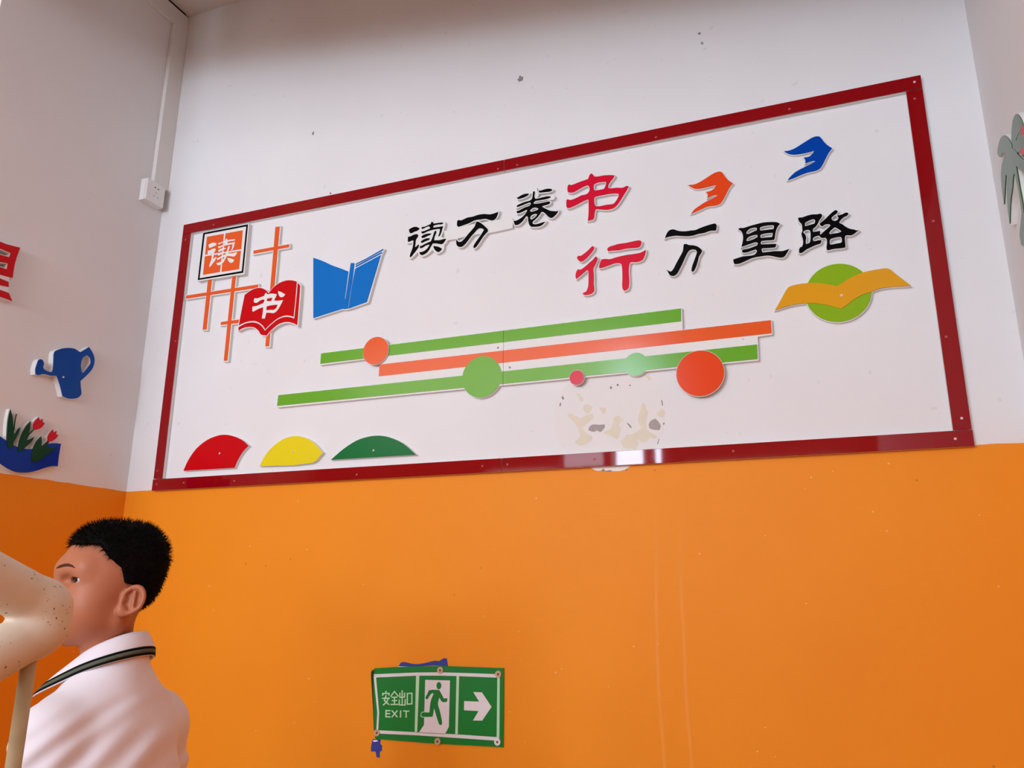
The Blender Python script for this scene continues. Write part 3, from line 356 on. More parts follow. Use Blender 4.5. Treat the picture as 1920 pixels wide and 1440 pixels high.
'lat_h1':[(0.0486,0.6949),(0.3618,0.6926),(0.363,0.681),(0.0492,0.6834)],
'lat_h2':[(0.2182,0.5742),(0.2999,0.5738),(0.3003,0.5617),(0.218,0.5641)],
'lat_v3':[(0.4148,0.8989),(0.4321,0.8976),(0.4306,0.4633),(0.416,0.4649)],
'lat_h3':[(0.3301,0.8235),(0.4783,0.8232),(0.4792,0.8127),(0.3303,0.8122)],
'st_g1':[(0.6401,0.4154),(1.7926,0.4189),(1.7912,0.3826),(0.6394,0.3812)],
'st_o':[(0.859,0.3558),(2.0212,0.357),(2.0204,0.3215),(0.8583,0.3184)],
'st_g2':[(0.4854,0.2902),(1.9825,0.2954),(1.9812,0.2563),(0.4838,0.2549)],
'st_base':[(0.64,0.4162),(1.7938,0.42),(1.7936,0.3823),(1.7928,0.3576),(2.0224,0.358),(2.0214,0.3194),(1.9841,0.3176),(1.9836,0.2952),(1.9825,0.2537),(0.4842,0.2506),(0.4854,0.2902),(0.8616,0.2912),(0.8583,0.3184),(0.859,0.3558),(0.8693,0.3589),(0.8682,0.3796),(0.6396,0.3777)],
'c_green':(1.2058,0.2832,0.0625,0.0615),
'c_orangeL':(0.8461,0.4006,0.0461,0.0434),
'c_small':(1.6638,0.2745,0.0325,0.0333),
'c_crim':(1.4974,0.2515,0.0213,0.0204),
'c_orangeR':(1.8344,0.2312,0.0622,0.0614),
'sun_c':(2.1879,0.4106,0.0793,0.0765),
'seam':1.2737,
'sun_w':[(2.0338,0.3833),(2.0524,0.413),(2.0698,0.4396),(2.0845,0.4446),(2.1074,0.446),(2.1354,0.4437),(2.161,0.4373),(2.1877,0.4271),(2.2012,0.4347),(2.2243,0.4471),(2.2522,0.4556),(2.283,0.4583),(2.3086,0.4572),(2.3235,0.4408),(2.354,0.405),(2.3303,0.4069),(2.306,0.4083),(2.2831,0.4074),(2.2666,0.4025),(2.2447,0.3972),(2.224,0.3876),(2.2065,0.3754),(2.1912,0.3666),(2.1702,0.3761),(2.1488,0.3841),(2.1234,0.3906),(2.1011,0.3926),(2.0707,0.3913),(2.0513,0.3874)],
'fan_r':[(0.1236,0.0621),(0.1397,0.0971),(0.1686,0.1337),(0.21,0.1604),(0.2529,0.1724),(0.2858,0.1733),(0.325,0.164),(0.3591,0.1484),(0.3824,0.1307),(0.363,0.113),(0.3447,0.0856),(0.3342,0.0609)],
'fan_y':[(0.4345,0.0612),(0.4543,0.0967),(0.4875,0.1271),(0.5268,0.1461),(0.5646,0.15),(0.5979,0.1435),(0.6344,0.1241),(0.6705,0.0903),(0.6356,0.061)],
'fan_g':[(0.7024,0.0664),(0.7436,0.0963),(0.7896,0.1204),(0.8314,0.13),(0.8687,0.1308),(0.9059,0.123),(0.9523,0.1017),(0.9977,0.0649)],
'ex_plate':[(0.8837,-0.5358),(0.9634,-0.5293),(1.0924,-0.5227),(1.192,-0.5219),(1.2782,-0.5216),(1.2785,-0.6227),(1.2781,-0.7153),(1.1836,-0.7171),(1.0983,-0.719),(0.9978,-0.7193),(0.9176,-0.7192),(0.8979,-0.7193),(0.892,-0.6855),(0.8883,-0.6426),(0.8839,-0.5883)],
'ex_edge':[(0.8746,-0.5423),(0.8837,-0.5358),(0.8839,-0.5883),(0.8883,-0.6426),(0.892,-0.6855),(0.8979,-0.7193),(0.8901,-0.6985),(0.8843,-0.6428),(0.8724,-0.5513)],
'ex_in':[(0.8855,-0.5388),(0.8858,-0.5552),(0.9018,-0.6419),(0.9028,-0.6977)],
'ex_ring':[[(0.8832,-0.5515),(1.0214,-0.5418),(1.0217,-0.5501),(0.8909,-0.5599)],[(1.0214,-0.5418),(1.0929,-0.5388),(1.1923,-0.5377),(1.266,-0.5373),(1.266,-0.546),(1.1407,-0.5466),(1.0931,-0.5474),(1.0217,-0.5501)],[(0.8834,-0.5553),(0.8917,-0.5598),(0.9065,-0.6503),(0.9061,-0.7007),(0.9002,-0.699),(0.9007,-0.6506)],[(1.2601,-0.5463),(1.2672,-0.5449),(1.2674,-0.693),(1.2596,-0.6915)],[(0.9019,-0.6967),(1.0223,-0.6944),(1.1467,-0.6924),(1.2674,-0.692),(1.2663,-0.7005),(1.1469,-0.7012),(1.0226,-0.7021),(0.9037,-0.7051)],[(1.0178,-0.5502),(1.0282,-0.5498),(1.0269,-0.6956),(1.0193,-0.695)],[(1.1407,-0.5466),(1.1486,-0.547),(1.1479,-0.6933),(1.1406,-0.6928)]],
'ex_door':[(1.0465,-0.5599),(1.1216,-0.5586),(1.1213,-0.6754),(1.1104,-0.694),(1.032,-0.6952),(1.0469,-0.6745)],
'ex_man':[(1.0602,-0.5861),(1.0905,-0.5841),(1.0957,-0.592),(1.1049,-0.6053),(1.1136,-0.6038),(1.1154,-0.6079),(1.1131,-0.6133),(1.1001,-0.6139),(1.091,-0.6032),(1.0873,-0.6198),(1.0933,-0.6363),(1.1012,-0.6672),(1.0982,-0.6726),(1.0931,-0.6708),(1.0865,-0.6576),(1.0761,-0.6309),(1.0725,-0.6525),(1.0612,-0.6531),(1.0622,-0.6432),(1.0654,-0.6135),(1.0739,-0.5934),(1.0668,-0.5943),(1.0552,-0.6097),(1.0501,-0.6089),(1.0489,-0.6051),(1.0542,-0.596)],
'ex_foot_w':[(1.0633,-0.641),(1.0418,-0.6415),(1.0362,-0.6456),(1.0359,-0.653),(1.0411,-0.6563),(1.0734,-0.6542)],
'ex_foot':[(1.0647,-0.6429),(1.0419,-0.6436),(1.0382,-0.647),(1.0384,-0.6518),(1.0423,-0.6542),(1.0725,-0.6525)],
'ex_head':(1.0888,-0.5731,0.0076,0.0094),
'ex_arrow':[(1.1912,-0.585),(1.2161,-0.5845),(1.2442,-0.6193),(1.2179,-0.6545),(1.1915,-0.6555),(1.2072,-0.6315),(1.1648,-0.6316),(1.1648,-0.6087),(1.2085,-0.6081)],
'ex_cjk':[[(0.9231,-0.5937),(0.9235,-0.601),(0.9273,-0.6008),(0.927,-0.5935)],[(0.9176,-0.6067),(0.9172,-0.5998),(0.9134,-0.6),(0.9137,-0.6068)],[(0.914,-0.6028),(0.9368,-0.6011),(0.9365,-0.5979),(0.9137,-0.5997)],[(0.9332,-0.5984),(0.9335,-0.6053),(0.9373,-0.6051),(0.937,-0.5983)],[(0.9248,-0.6045),(0.9193,-0.6197),(0.923,-0.6205),(0.9285,-0.6053)],[(0.9192,-0.6193),(0.936,-0.6303),(0.9384,-0.6279),(0.9216,-0.6169)],[(0.9324,-0.611),(0.9266,-0.624),(0.9302,-0.625),(0.936,-0.612)],[(0.9289,-0.6213),(0.9166,-0.6299),(0.919,-0.6323),(0.9313,-0.6237)],[(0.9138,-0.6152),(0.9387,-0.6136),(0.9385,-0.6104),(0.9135,-0.6121)],[(0.9513,-0.5922),(0.9389,-0.6073),(0.942,-0.609),(0.9544,-0.5939)],[(0.9496,-0.5942),(0.9639,-0.6074),(0.9667,-0.6053),(0.9524,-0.5921)],[(0.9443,-0.6112),(0.9619,-0.6099),(0.9616,-0.6067),(0.944,-0.6081)],[(0.9452,-0.6198),(0.9618,-0.6185),(0.9615,-0.6154),(0.9449,-0.6167)],[(0.9417,-0.6299),(0.9664,-0.6284),(0.9662,-0.6253),(0.9415,-0.6267)],[(0.951,-0.608),(0.952,-0.6288),(0.9558,-0.6286),(0.9548,-0.6078)],[(0.9743,-0.5901),(0.9761,-0.6298),(0.9798,-0.6296),(0.978,-0.59)],[(0.9675,-0.5965),(0.9681,-0.6097),(0.9719,-0.6096),(0.9713,-0.5963)],[(0.9686,-0.6101),(0.9861,-0.6087),(0.9858,-0.6056),(0.9683,-0.607)],[(0.9864,-0.6084),(0.9858,-0.5952),(0.9821,-0.5954),(0.9826,-0.6086)],[(0.9665,-0.6142),(0.9672,-0.6291),(0.9709,-0.6289),(0.9703,-0.614)],[(0.9675,-0.6294),(0.9887,-0.6288),(0.9886,-0.6257),(0.9675,-0.6263)],[(0.9891,-0.6285),(0.9884,-0.6123),(0.9846,-0.6125),(0.9853,-0.6286)],[(0.9914,-0.5994),(1.0085,-0.5973),(1.008,-0.5942),(0.9909,-0.5963)],[(1.0049,-0.5948),(1.0061,-0.6246),(1.0098,-0.6244),(1.0086,-0.5946)],[(1.0092,-0.6216),(0.9921,-0.6235),(0.9925,-0.6266),(1.0096,-0.6247)],[(0.9957,-0.626),(0.9944,-0.5963),(0.9907,-0.5965),(0.992,-0.6262)]],
'ex_exit':[[(0.9421,-0.6426),(0.9266,-0.6429),(0.9266,-0.6461),(0.9421,-0.6458)],[(0.9262,-0.6432),(0.9265,-0.6619),(0.9305,-0.6618),(0.9301,-0.6431)],[(0.9269,-0.6622),(0.9429,-0.6619),(0.9429,-0.6587),(0.9269,-0.659)],[(0.9268,-0.6543),(0.9415,-0.6535),(0.9413,-0.6503),(0.9267,-0.6511)],[(0.9448,-0.6445),(0.9633,-0.6611),(0.9662,-0.6589),(0.9478,-0.6423)],[(0.9624,-0.6415),(0.9451,-0.66),(0.9481,-0.6619),(0.9655,-0.6435)],[(0.9719,-0.6417),(0.9721,-0.6603),(0.976,-0.6601),(0.9758,-0.6416)],[(0.9814,-0.6445),(1.0007,-0.644),(1.0007,-0.6409),(0.9814,-0.6414)],[(0.989,-0.6417),(0.9897,-0.6596),(0.9936,-0.6594),(0.9928,-0.6415)]],
'ex_rivets':[(1.0919,-0.5335),(1.2631,-0.5372),(0.9028,-0.7031),(1.0895,-0.7134),(1.2623,-0.7034)],
'blue_top':[(0.9598,-0.5281),(0.966,-0.5185),(0.9764,-0.5159),(1.008,-0.5204),(1.039,-0.5172),(1.0721,-0.5096),(1.0849,-0.5103),(1.0999,-0.5022),(1.1088,-0.503),(1.1131,-0.5234),(1.0904,-0.5224),(1.0649,-0.5224),(1.0135,-0.5268)],
'white_top':[(0.9587,-0.5319),(0.9623,-0.5245),(0.9872,-0.5228),(1.0341,-0.5243),(1.0136,-0.5289)],
'blue_low':[(0.8876,-0.7206),(0.9127,-0.7201),(0.912,-0.7318),(0.9182,-0.7356),(0.9181,-0.7483),(0.9117,-0.7519),(0.9125,-0.7665),(0.9026,-0.7662),(0.8986,-0.7517),(0.8842,-0.7527),(0.8835,-0.7421)],
'white_low':[(0.8878,-0.7238),(0.9009,-0.7223),(0.9051,-0.7254),(0.892,-0.7278)],
'can':{'o':[[(-0.3525,0.3987),(-0.3422,0.4094),(-0.3269,0.419),(-0.3053,0.427),(-0.2846,0.4305),(-0.2704,0.4275),(-0.2611,0.4253),(-0.2462,0.4381),(-0.2319,0.4516),(-0.2205,0.4419),(-0.2104,0.4304),(-0.2046,0.4177),(-0.2035,0.3983),(-0.21,0.3786),(-0.2263,0.3549),(-0.2454,0.3316),(-0.2411,0.3143),(-0.235,0.2932),(-0.2384,0.2837),(-0.2486,0.2744),(-0.2651,0.2684),(-0.2819,0.2659),(-0.3003,0.2685),(-0.3162,0.3011),(-0.332,0.3277),(-0.3514,0.3227),(-0.3713,0.3222),(-0.3851,0.3186),(-0.3931,0.3136),(-0.403,0.3143),(-0.4063,0.3283),(-0.4046,0.3437),(-0.4011,0.3596),(-0.3957,0.3645),(-0.3873,0.3626),(-0.3816,0.3525),(-0.383,0.3429),(-0.3773,0.336),(-0.366,0.3332),(-0.3523,0.3334),(-0.3484,0.3428),(-0.3507,0.3719)]],
'h':[[(-0.2525,0.392),(-0.25,0.4068),(-0.2427,0.4168),(-0.2337,0.4235),(-0.2227,0.418),(-0.2184,0.4103),(-0.2166,0.4),(-0.2251,0.3835),(-0.2393,0.3603),(-0.2458,0.3639),(-0.2509,0.3766)]],
'b':[]},
'wave':[(-0.5109,0.1138),(-0.4902,0.1118),(-0.4769,0.1063),(-0.4678,0.102),(-0.4566,0.0981),(-0.4384,0.0903),(-0.4183,0.0857),(-0.3964,0.0844),(-0.3726,0.0874),(-0.3538,0.0957),(-0.3349,0.1052),(-0.3155,0.1138),(-0.2952,0.1188),(-0.2767,0.1199),(-0.2776,0.0854),(-0.2761,0.0487),(-0.2946,0.0466),(-0.3165,0.0386),(-0.3418,0.0267),(-0.367,0.0171),(-0.3882,0.0131),(-0.4117,0.0118),(-0.4316,0.0159),(-0.4472,0.0215),(-0.4631,0.0289),(-0.4762,0.0337),(-0.4966,0.0345)],
'leaf1':[(-0.4616,0.191),(-0.4517,0.1712),(-0.4455,0.1482),(-0.4396,0.1271),(-0.4352,0.1199),(-0.4286,0.1373),(-0.4214,0.1458),(-0.423,0.1303),(-0.43,0.1088),(-0.4345,0.0979),(-0.4359,0.0816),(-0.4432,0.0754),(-0.4502,0.0792),(-0.4567,0.098),(-0.4595,0.1194),(-0.4626,0.1488),(-0.463,0.1749)],
'stem1':[(-0.4407,0.1816),(-0.4367,0.1808),(-0.4391,0.1789),(-0.4396,0.1635),(-0.4383,0.1314),(-0.441,0.1289),(-0.441,0.1531)],
'leaf2':[(-0.3915,0.1702),(-0.3907,0.1528),(-0.3905,0.1323),(-0.3776,0.1481),(-0.3751,0.1465),(-0.3894,0.1263),(-0.3945,0.1111),(-0.3852,0.1148),(-0.3714,0.1255),(-0.3759,0.1124),(-0.3867,0.0982),(-0.3977,0.0851),(-0.4088,0.0741),(-0.4172,0.0703),(-0.4182,0.0907),(-0.4178,0.1069),(-0.4136,0.1259),(-0.4047,0.1501)],
'leaf3':[(-0.3492,0.1306),(-0.3444,0.1159),(-0.344,0.1004),(-0.3345,0.1093),(-0.3249,0.1204),(-0.32,0.1192),(-0.3245,0.1048),(-0.3099,0.101),(-0.2919,0.1062),(-0.2997,0.0964),(-0.3158,0.0812),(-0.3354,0.0615),(-0.3519,0.0517),(-0.3671,0.0494),(-0.3708,0.0702),(-0.3699,0.0908),(-0.3625,0.1127)],
'flower1':[(-0.3662,0.1868),(-0.3637,0.179),(-0.358,0.1791),(-0.3532,0.1842),(-0.3523,0.175),(-0.3442,0.1724),(-0.3503,0.1607),(-0.3601,0.1515),(-0.3729,0.147),(-0.3791,0.1499),(-0.3802,0.1631),(-0.3756,0.1755)],
'flower2':[(-0.3138,0.1583),(-0.3091,0.1517),(-0.3042,0.1505),(-0.3,0.1566),(-0.2992,0.1462),(-0.2919,0.1454),(-0.2968,0.1349),(-0.3069,0.1247),(-0.3177,0.1196),(-0.3246,0.1215),(-0.326,0.1338),(-0.3211,0.1463)],
'red':{'o':[[(-0.6077,0.6731),(-0.5931,0.6738),(-0.5784,0.6754),(-0.5671,0.6754),(-0.523,0.6826),(-0.5282,0.6511),(-0.5309,0.6229),(-0.5302,0.5809),(-0.5609,0.5776),(-0.5757,0.5766),(-0.5901,0.5748)],[(-0.5882,0.5643),(-0.5736,0.5652),(-0.5587,0.5652),(-0.5402,0.5647),(-0.5368,0.5499),(-0.5554,0.5467),(-0.57,0.545),(-0.5844,0.5433)],[(-0.5822,0.5311),(-0.5675,0.531),(-0.5528,0.5317),(-0.5329,0.5314),(-0.5192,0.5111),(-0.5491,0.5114),(-0.5639,0.5108),(-0.5785,0.5102)]],
'h':[[(-0.5951,0.6539),(-0.5747,0.6545),(-0.548,0.6541),(-0.5508,0.6399),(-0.5716,0.6371),(-0.5916,0.6345)],[(-0.5876,0.6124),(-0.5678,0.6161),(-0.5515,0.62),(-0.5514,0.6003),(-0.5649,0.5998),(-0.585,0.5975)]],
'b':[[(-0.5917,0.5835),(-0.5431,0.5836),(-0.5363,0.5292),(-0.5813,0.5259)]]},
'palm':[[(-0.2671,0.5987),(-0.2491,0.6129),(-0.2583,0.6245),(-0.2691,0.6337),(-0.2911,0.6438),(-0.3193,0.6393),(-0.3405,0.6212),(-0.3545,0.5978),(-0.3576,0.5812),(-0.3395,0.5919),(-0.3119,0.5982),(-0.2831,0.5972)],[(-0.251,0.6079),(-0.2335,0.6311),(-0.208,0.6533),(-0.1906,0.6635),(-0.1626,0.6694),(-0.1318,0.6649),(-0.122,0.6565),(-0.1335,0.6424),(-0.1485,0.6363),(-0.1712,0.6318),(-0.2061,0.6123),(-0.245,0.5854)],[(-0.2591,0.6033),(-0.3141,0.5869),(-0.3548,0.5706),(-0.4058,0.5455),(-0.4626,0.5097),(-0.4922,0.479),(-0.4522,0.4952),(-0.3898,0.5239),(-0.3393,0.5501),(-0.2966,0.5642),(-0.2531,0.5809)],[(-0.2161,0.6094),(-0.159,0.6169),(-0.1314,0.6074),(-0.114,0.5782),(-0.1089,0.5346),(-0.1421,0.5612),(-0.1676,0.5801),(-0.1778,0.5694),(-0.1583,0.5529),(-0.1353,0.5165),(-0.129,0.4771),(-0.1641,0.5104),(-0.2019,0.5307),(-0.2262,0.5466),(-0.2373,0.5459),(-0.2433,0.5096),(-0.2425,0.4723),(-0.2392,0.4464),(-0.2538,0.4371),(-0.2584,0.4646),(-0.2581,0.5071),(-0.2592,0.552),(-0.3029,0.516),(-0.3561,0.4782),(-0.4087,0.4345),(-0.4298,0.4146),(-0.4182,0.4478),(-0.3687,0.4952),(-0.3175,0.5352),(-0.2862,0.565),(-0.2615,0.5916)]],
'palm_trunk':[[(-0.2434,0.4519),(-0.2618,0.4407),(-0.2517,0.4062),(-0.2348,0.3697),(-0.1944,0.3993),(-0.1973,0.4206),(-0.2213,0.4373)]],
'coco':[[(-0.3464,0.594),(-0.365,0.5841),(-0.3787,0.5686),(-0.3702,0.564),(-0.3476,0.5748),(-0.3362,0.5876)],[(-0.31,0.5605),(-0.332,0.5543),(-0.3608,0.5379),(-0.3628,0.5272),(-0.3302,0.5381),(-0.3092,0.5522)]],
'ghost':[(1.4347,0.0817),(1.4268,0.1181),(1.425,0.1484),(1.4284,0.1785),(1.4359,0.1982),(1.4486,0.2216),(1.4613,0.2368),(1.4884,0.2547),(1.5296,0.2651),(1.5801,0.2662),(1.6297,0.2613),(1.6784,0.2565),(1.6971,0.2408),(1.7153,0.2174),(1.7258,0.1969),(1.7324,0.173),(1.7358,0.1438),(1.7326,0.1153),(1.7249,0.0873),(1.7163,0.0633),(1.7005,0.0435),(1.6703,0.0397),(1.6129,0.0374),(1.5348,0.0392),(1.4749,0.0418),(1.4487,0.0571)],
'flakes':[[(1.4622,0.1496),(1.4705,0.1569),(1.4846,0.1478),(1.5007,0.1386),(1.515,0.1455),(1.5352,0.1499),(1.537,0.1379),(1.5206,0.1252),(1.5043,0.1126),(1.516,0.096),(1.5338,0.085),(1.5316,0.0754),(1.5155,0.0666),(1.4953,0.062),(1.4834,0.0726),(1.4978,0.0874),(1.4961,0.1052),(1.4823,0.1281)],[(1.5095,0.1739),(1.5177,0.1782),(1.5356,0.1697),(1.5293,0.1563),(1.5212,0.151),(1.5112,0.1597)],[(1.5536,0.1653),(1.573,0.1637),(1.5711,0.1491),(1.5651,0.1466)],[(1.5963,0.1353),(1.6082,0.1383),(1.6176,0.1278),(1.6074,0.113),(1.613,0.1029),(1.6063,0.0763),(1.5985,0.0748),(1.5832,0.0855),(1.5618,0.0938),(1.5757,0.0997),(1.5877,0.1066)],[(1.6685,0.1472),(1.6731,0.1663),(1.6808,0.1677),(1.684,0.1518),(1.6894,0.1417),(1.685,0.1285),(1.6824,0.1095),(1.6855,0.092),(1.7021,0.0813),(1.7111,0.0731),(1.7053,0.0678),(1.6904,0.0726),(1.6806,0.0618),(1.6691,0.0607),(1.6581,0.0709),(1.6595,0.0575),(1.6514,0.0427),(1.6362,0.0456),(1.619,0.0485),(1.6119,0.0682),(1.6238,0.077),(1.6279,0.0844),(1.6452,0.0852),(1.6627,0.0936),(1.6725,0.1006),(1.6634,0.1109),(1.6621,0.1283)],[(1.712,0.138),(1.7294,0.1482),(1.7345,0.1363),(1.7283,0.1233),(1.7135,0.1302)],[(1.4898,0.2118),(1.4979,0.2101),(1.5099,0.1939),(1.5077,0.1881),(1.5016,0.1866),(1.4957,0.1992)],[(1.6857,0.2439),(1.6935,0.2471),(1.7025,0.2324),(1.6947,0.2292)]],
'greys':[[(1.5222,0.1044),(1.5264,0.114),(1.5365,0.1191),(1.5524,0.117),(1.5683,0.1168),(1.5691,0.1109),(1.5639,0.1025),(1.5559,0.0962),(1.5471,0.1017),(1.5361,0.0985)],[(1.69,0.1089),(1.696,0.1171),(1.7076,0.123),(1.7166,0.1127),(1.7217,0.1009),(1.7175,0.0907),(1.7026,0.0927),(1.6914,0.0973)]],
'rim':[[(1.4463,0.2024),(1.4495,0.2082),(1.4542,0.1987),(1.4504,0.1959)],[(1.4394,0.1796),(1.4425,0.1895),(1.4449,0.1873),(1.4429,0.1773)],[(1.7257,0.1717),(1.7282,0.1718),(1.7302,0.1578),(1.7278,0.156)],[(1.7276,0.1071),(1.7306,0.1107),(1.7323,0.1077),(1.7293,0.1032)],[(1.5858,0.2174),(1.588,0.2232),(1.5925,0.2208),(1.5903,0.214)],[(1.6049,0.2256),(1.6089,0.2283),(1.6117,0.223),(1.6077,0.221)],[(1.6392,0.2215),(1.6441,0.222),(1.6459,0.2189),(1.641,0.2187)],[(1.6299,0.1172),(1.6347,0.1149),(1.643,0.1046),(1.6419,0.1008),(1.6345,0.1101)],[(1.7146,0.0662),(1.7165,0.068),(1.7122,0.0541),(1.71,0.0542)]],
'scar':[(1.5234,0.0027),(1.5787,0.003),(1.6392,0.0013),(1.6231,-0.0088),(1.6071,-0.0127),(1.5847,-0.0121),(1.5622,-0.0088),(1.5428,-0.0087)],
'scar_dark':[[(1.5558,-0.0085),(1.5624,-0.0041),(1.5671,-0.01),(1.5622,-0.0116)],[(1.5703,-0.0102),(1.5832,-0.0089),(1.5853,-0.0128),(1.5718,-0.0128)],[(1.6223,-0.0119),(1.6269,-0.0081),(1.6267,-0.0137)]],
'marks':[(1.3208,1.2654),(1.8862,1.2735),(1.892,1.2388),(0.5329,1.2469)],
'screws_frame':[(0.0135,0.0669),(0.0173,0.0215),(0.1333,0.0209),(0.3419,0.0172),(0.8,0.0154),(1.2135,0.0193),(1.2901,0.0198),(1.5423,0.0206),(1.9054,0.0206),(2.4226,0.0663),(2.4037,0.0192),(2.4238,0.9609),(2.4191,0.9124),(2.422,0.5657),(2.4144,0.2654),(0.1402,0.9541),(0.0177,0.9155),(0.6351,0.9843),(1.252,0.9495),(1.3162,0.9501),(1.7471,0.9502),(2.1145,0.9552),(0.0271,0.5258)],
'sc_fan':[(0.2685,0.112),(0.559,0.0999),(0.8526,0.0864)],
'sc_sun':[(2.1954,0.4013)],
'sc_st':[(1.2562,0.3671),(1.2937,0.303),(1.8142,0.3323),(1.9481,0.3144),(1.7233,0.3953)],
'pn_gl':{'o':[[(0.131,0.8757),(0.1382,0.8782),(0.1462,0.8803),(0.1555,0.8794),(0.1634,0.876),(0.1679,0.8725),(0.1654,0.8696),(0.1594,0.8669),(0.1514,0.8657),(0.1425,0.8629),(0.1367,0.8632),(0.1337,0.867)],[(0.1308,0.853),(0.1381,0.8523),(0.147,0.8551),(0.1549,0.8566),(0.1631,0.8555),(0.1659,0.852),(0.1647,0.8476),(0.1617,0.8434),(0.1589,0.8377),(0.1594,0.83),(0.1591,0.8229),(0.1588,0.8163),(0.1632,0.8171),(0.1685,0.8214),(0.1711,0.823),(0.1721,0.8198),(0.1701,0.813),(0.1646,0.8057),(0.1566,0.7968),(0.1511,0.7905),(0.1474,0.788),(0.145,0.7889),(0.1456,0.7975),(0.149,0.8071),(0.1517,0.8179),(0.1521,0.8281),(0.1516,0.8363),(0.1507,0.839),(0.1444,0.839),(0.1354,0.8369),(0.1318,0.838)],[(0.1746,0.8747),(0.1773,0.8753),(0.1861,0.8749),(0.196,0.8773),(0.206,0.8798),(0.2067,0.8838),(0.2087,0.886),(0.2117,0.885),(0.2158,0.8797),(0.2221,0.8792),(0.2323,0.879),(0.2438,0.8781),(0.2484,0.8769),(0.2476,0.8744),(0.2432,0.8731),(0.2329,0.8743),(0.2226,0.8745),(0.2159,0.8735),(0.2153,0.869),(0.2173,0.8667),(0.2258,0.8668),(0.2361,0.8661),(0.244,0.8663),(0.2492,0.8657),(0.2484,0.8625),(0.2468,0.8567),(0.2458,0.8508),(0.2437,0.844),(0.2404,0.8384),(0.2378,0.8368),(0.2365,0.8385),(0.2387,0.8438),(0.2397,0.8498),(0.2401,0.8568),(0.2391,0.8601),(0.2311,0.8608),(0.2197,0.8612),(0.2083,0.8605),(0.1971,0.8592),(0.1871,0.8562),(0.1799,0.8549),(0.1773,0.8573),(0.1756,0.8617),(0.1808,0.8614),(0.1898,0.8625),(0.1998,0.865),(0.2054,0.8661),(0.2037,0.871),(0.1999,0.8736),(0.193,0.8737),(0.1853,0.8714),(0.178,0.8695),(0.1755,0.8715)],[(0.1784,0.8433),(0.1786,0.8463),(0.1835,0.8492),(0.1924,0.8513),(0.2026,0.8512),(0.2114,0.8495),(0.2077,0.8468),(0.1999,0.845),(0.1912,0.8423),(0.1821,0.8412)],[(0.1785,0.828),(0.1782,0.8306),(0.1841,0.8342),(0.193,0.8369),(0.202,0.837),(0.2086,0.8349),(0.205,0.832),(0.1972,0.8301),(0.1883,0.8279),(0.1817,0.826)],[(0.2216,0.8537),(0.2248,0.8563),(0.2278,0.8547),(0.2277,0.8507),(0.2256,0.8439),(0.2235,0.8382),(0.2231,0.8321),(0.2237,0.8269),(0.2318,0.8261),(0.2421,0.8245),(0.2522,0.8254),(0.2634,0.8256),(0.2616,0.8209),(0.2577,0.8155),(0.2537,0.8121),(0.2469,0.8121),(0.2375,0.8151),(0.2282,0.8173),(0.219,0.8185),(0.2172,0.8148),(0.2134,0.8083),(0.2088,0.7998),(0.2016,0.7929),(0.1931,0.7891),(0.1851,0.7886),(0.1802,0.7917),(0.1764,0.7988),(0.184,0.7977),(0.1929,0.7993),(0.2015,0.804),(0.2075,0.8112),(0.2097,0.816),(0.2056,0.8171),(0.1955,0.8156),(0.1858,0.8111),(0.1779,0.8102),(0.1759,0.8166),(0.1839,0.8175),(0.1937,0.821),(0.2037,0.8235),(0.2126,0.8256),(0.2157,0.8323),(0.2186,0.842),(0.22,0.8489)],[(0.2229,0.8099),(0.2305,0.8081),(0.2398,0.8051),(0.2494,0.8001),(0.2532,0.797),(0.2493,0.7916),(0.2429,0.7891),(0.237,0.791),(0.2308,0.796),(0.2261,0.8023)]],
'h':[]}}

# ------------------------------------------------------------------ the setting
def structure(o): o['kind'] = 'structure'; return o
wall_back = structure(box('wall_back', (LEFT_X - .12, WALL_Y, -3.2), (RIGHT_X + .12, WALL_Y + .12, CEIL_Z + .1), M_wall))
HALL_X = -3.3; HALL_Z = 2.85; CUT_Y = -.70; RY = -5.7
wall_left = structure(box('wall_left', (LEFT_X - .12, CUT_Y, -3.2), (LEFT_X, WALL_Y, CEIL_Z + .1), M_wall))
wall_right = structure(box('wall_right', (RIGHT_X, RY - .2, -3.2), (RIGHT_X + .12, WALL_Y, HALL_Z), M_wall))
structure(box('ceiling', (LEFT_X - .12, -1.0, CEIL_Z), (RIGHT_X + .12, WALL_Y + .12, CEIL_Z + .12), M_ceil))
structure(box('ceiling_hall', (HALL_X, RY - .2, HALL_Z), (RIGHT_X + .12, CUT_Y + .12, HALL_Z + .12), M_hall))
structure(box('wall_hall_front', (HALL_X, CUT_Y, -3.2), (LEFT_X - .12, CUT_Y + .12, HALL_Z), M_hall))
structure(box('wall_hall_side', (HALL_X - .12, RY - .2, -3.2), (HALL_X, CUT_Y + .12, HALL_Z), M_hall))
structure(box('floor', (LEFT_X, -1.62, FLOOR_Z - .12), (RIGHT_X, WALL_Y, FLOOR_Z), M_floor))
structure(box('floor_hall', (HALL_X, RY, FLOOR_Z - .12), (LEFT_X, CUT_Y, FLOOR_Z), M_floor))
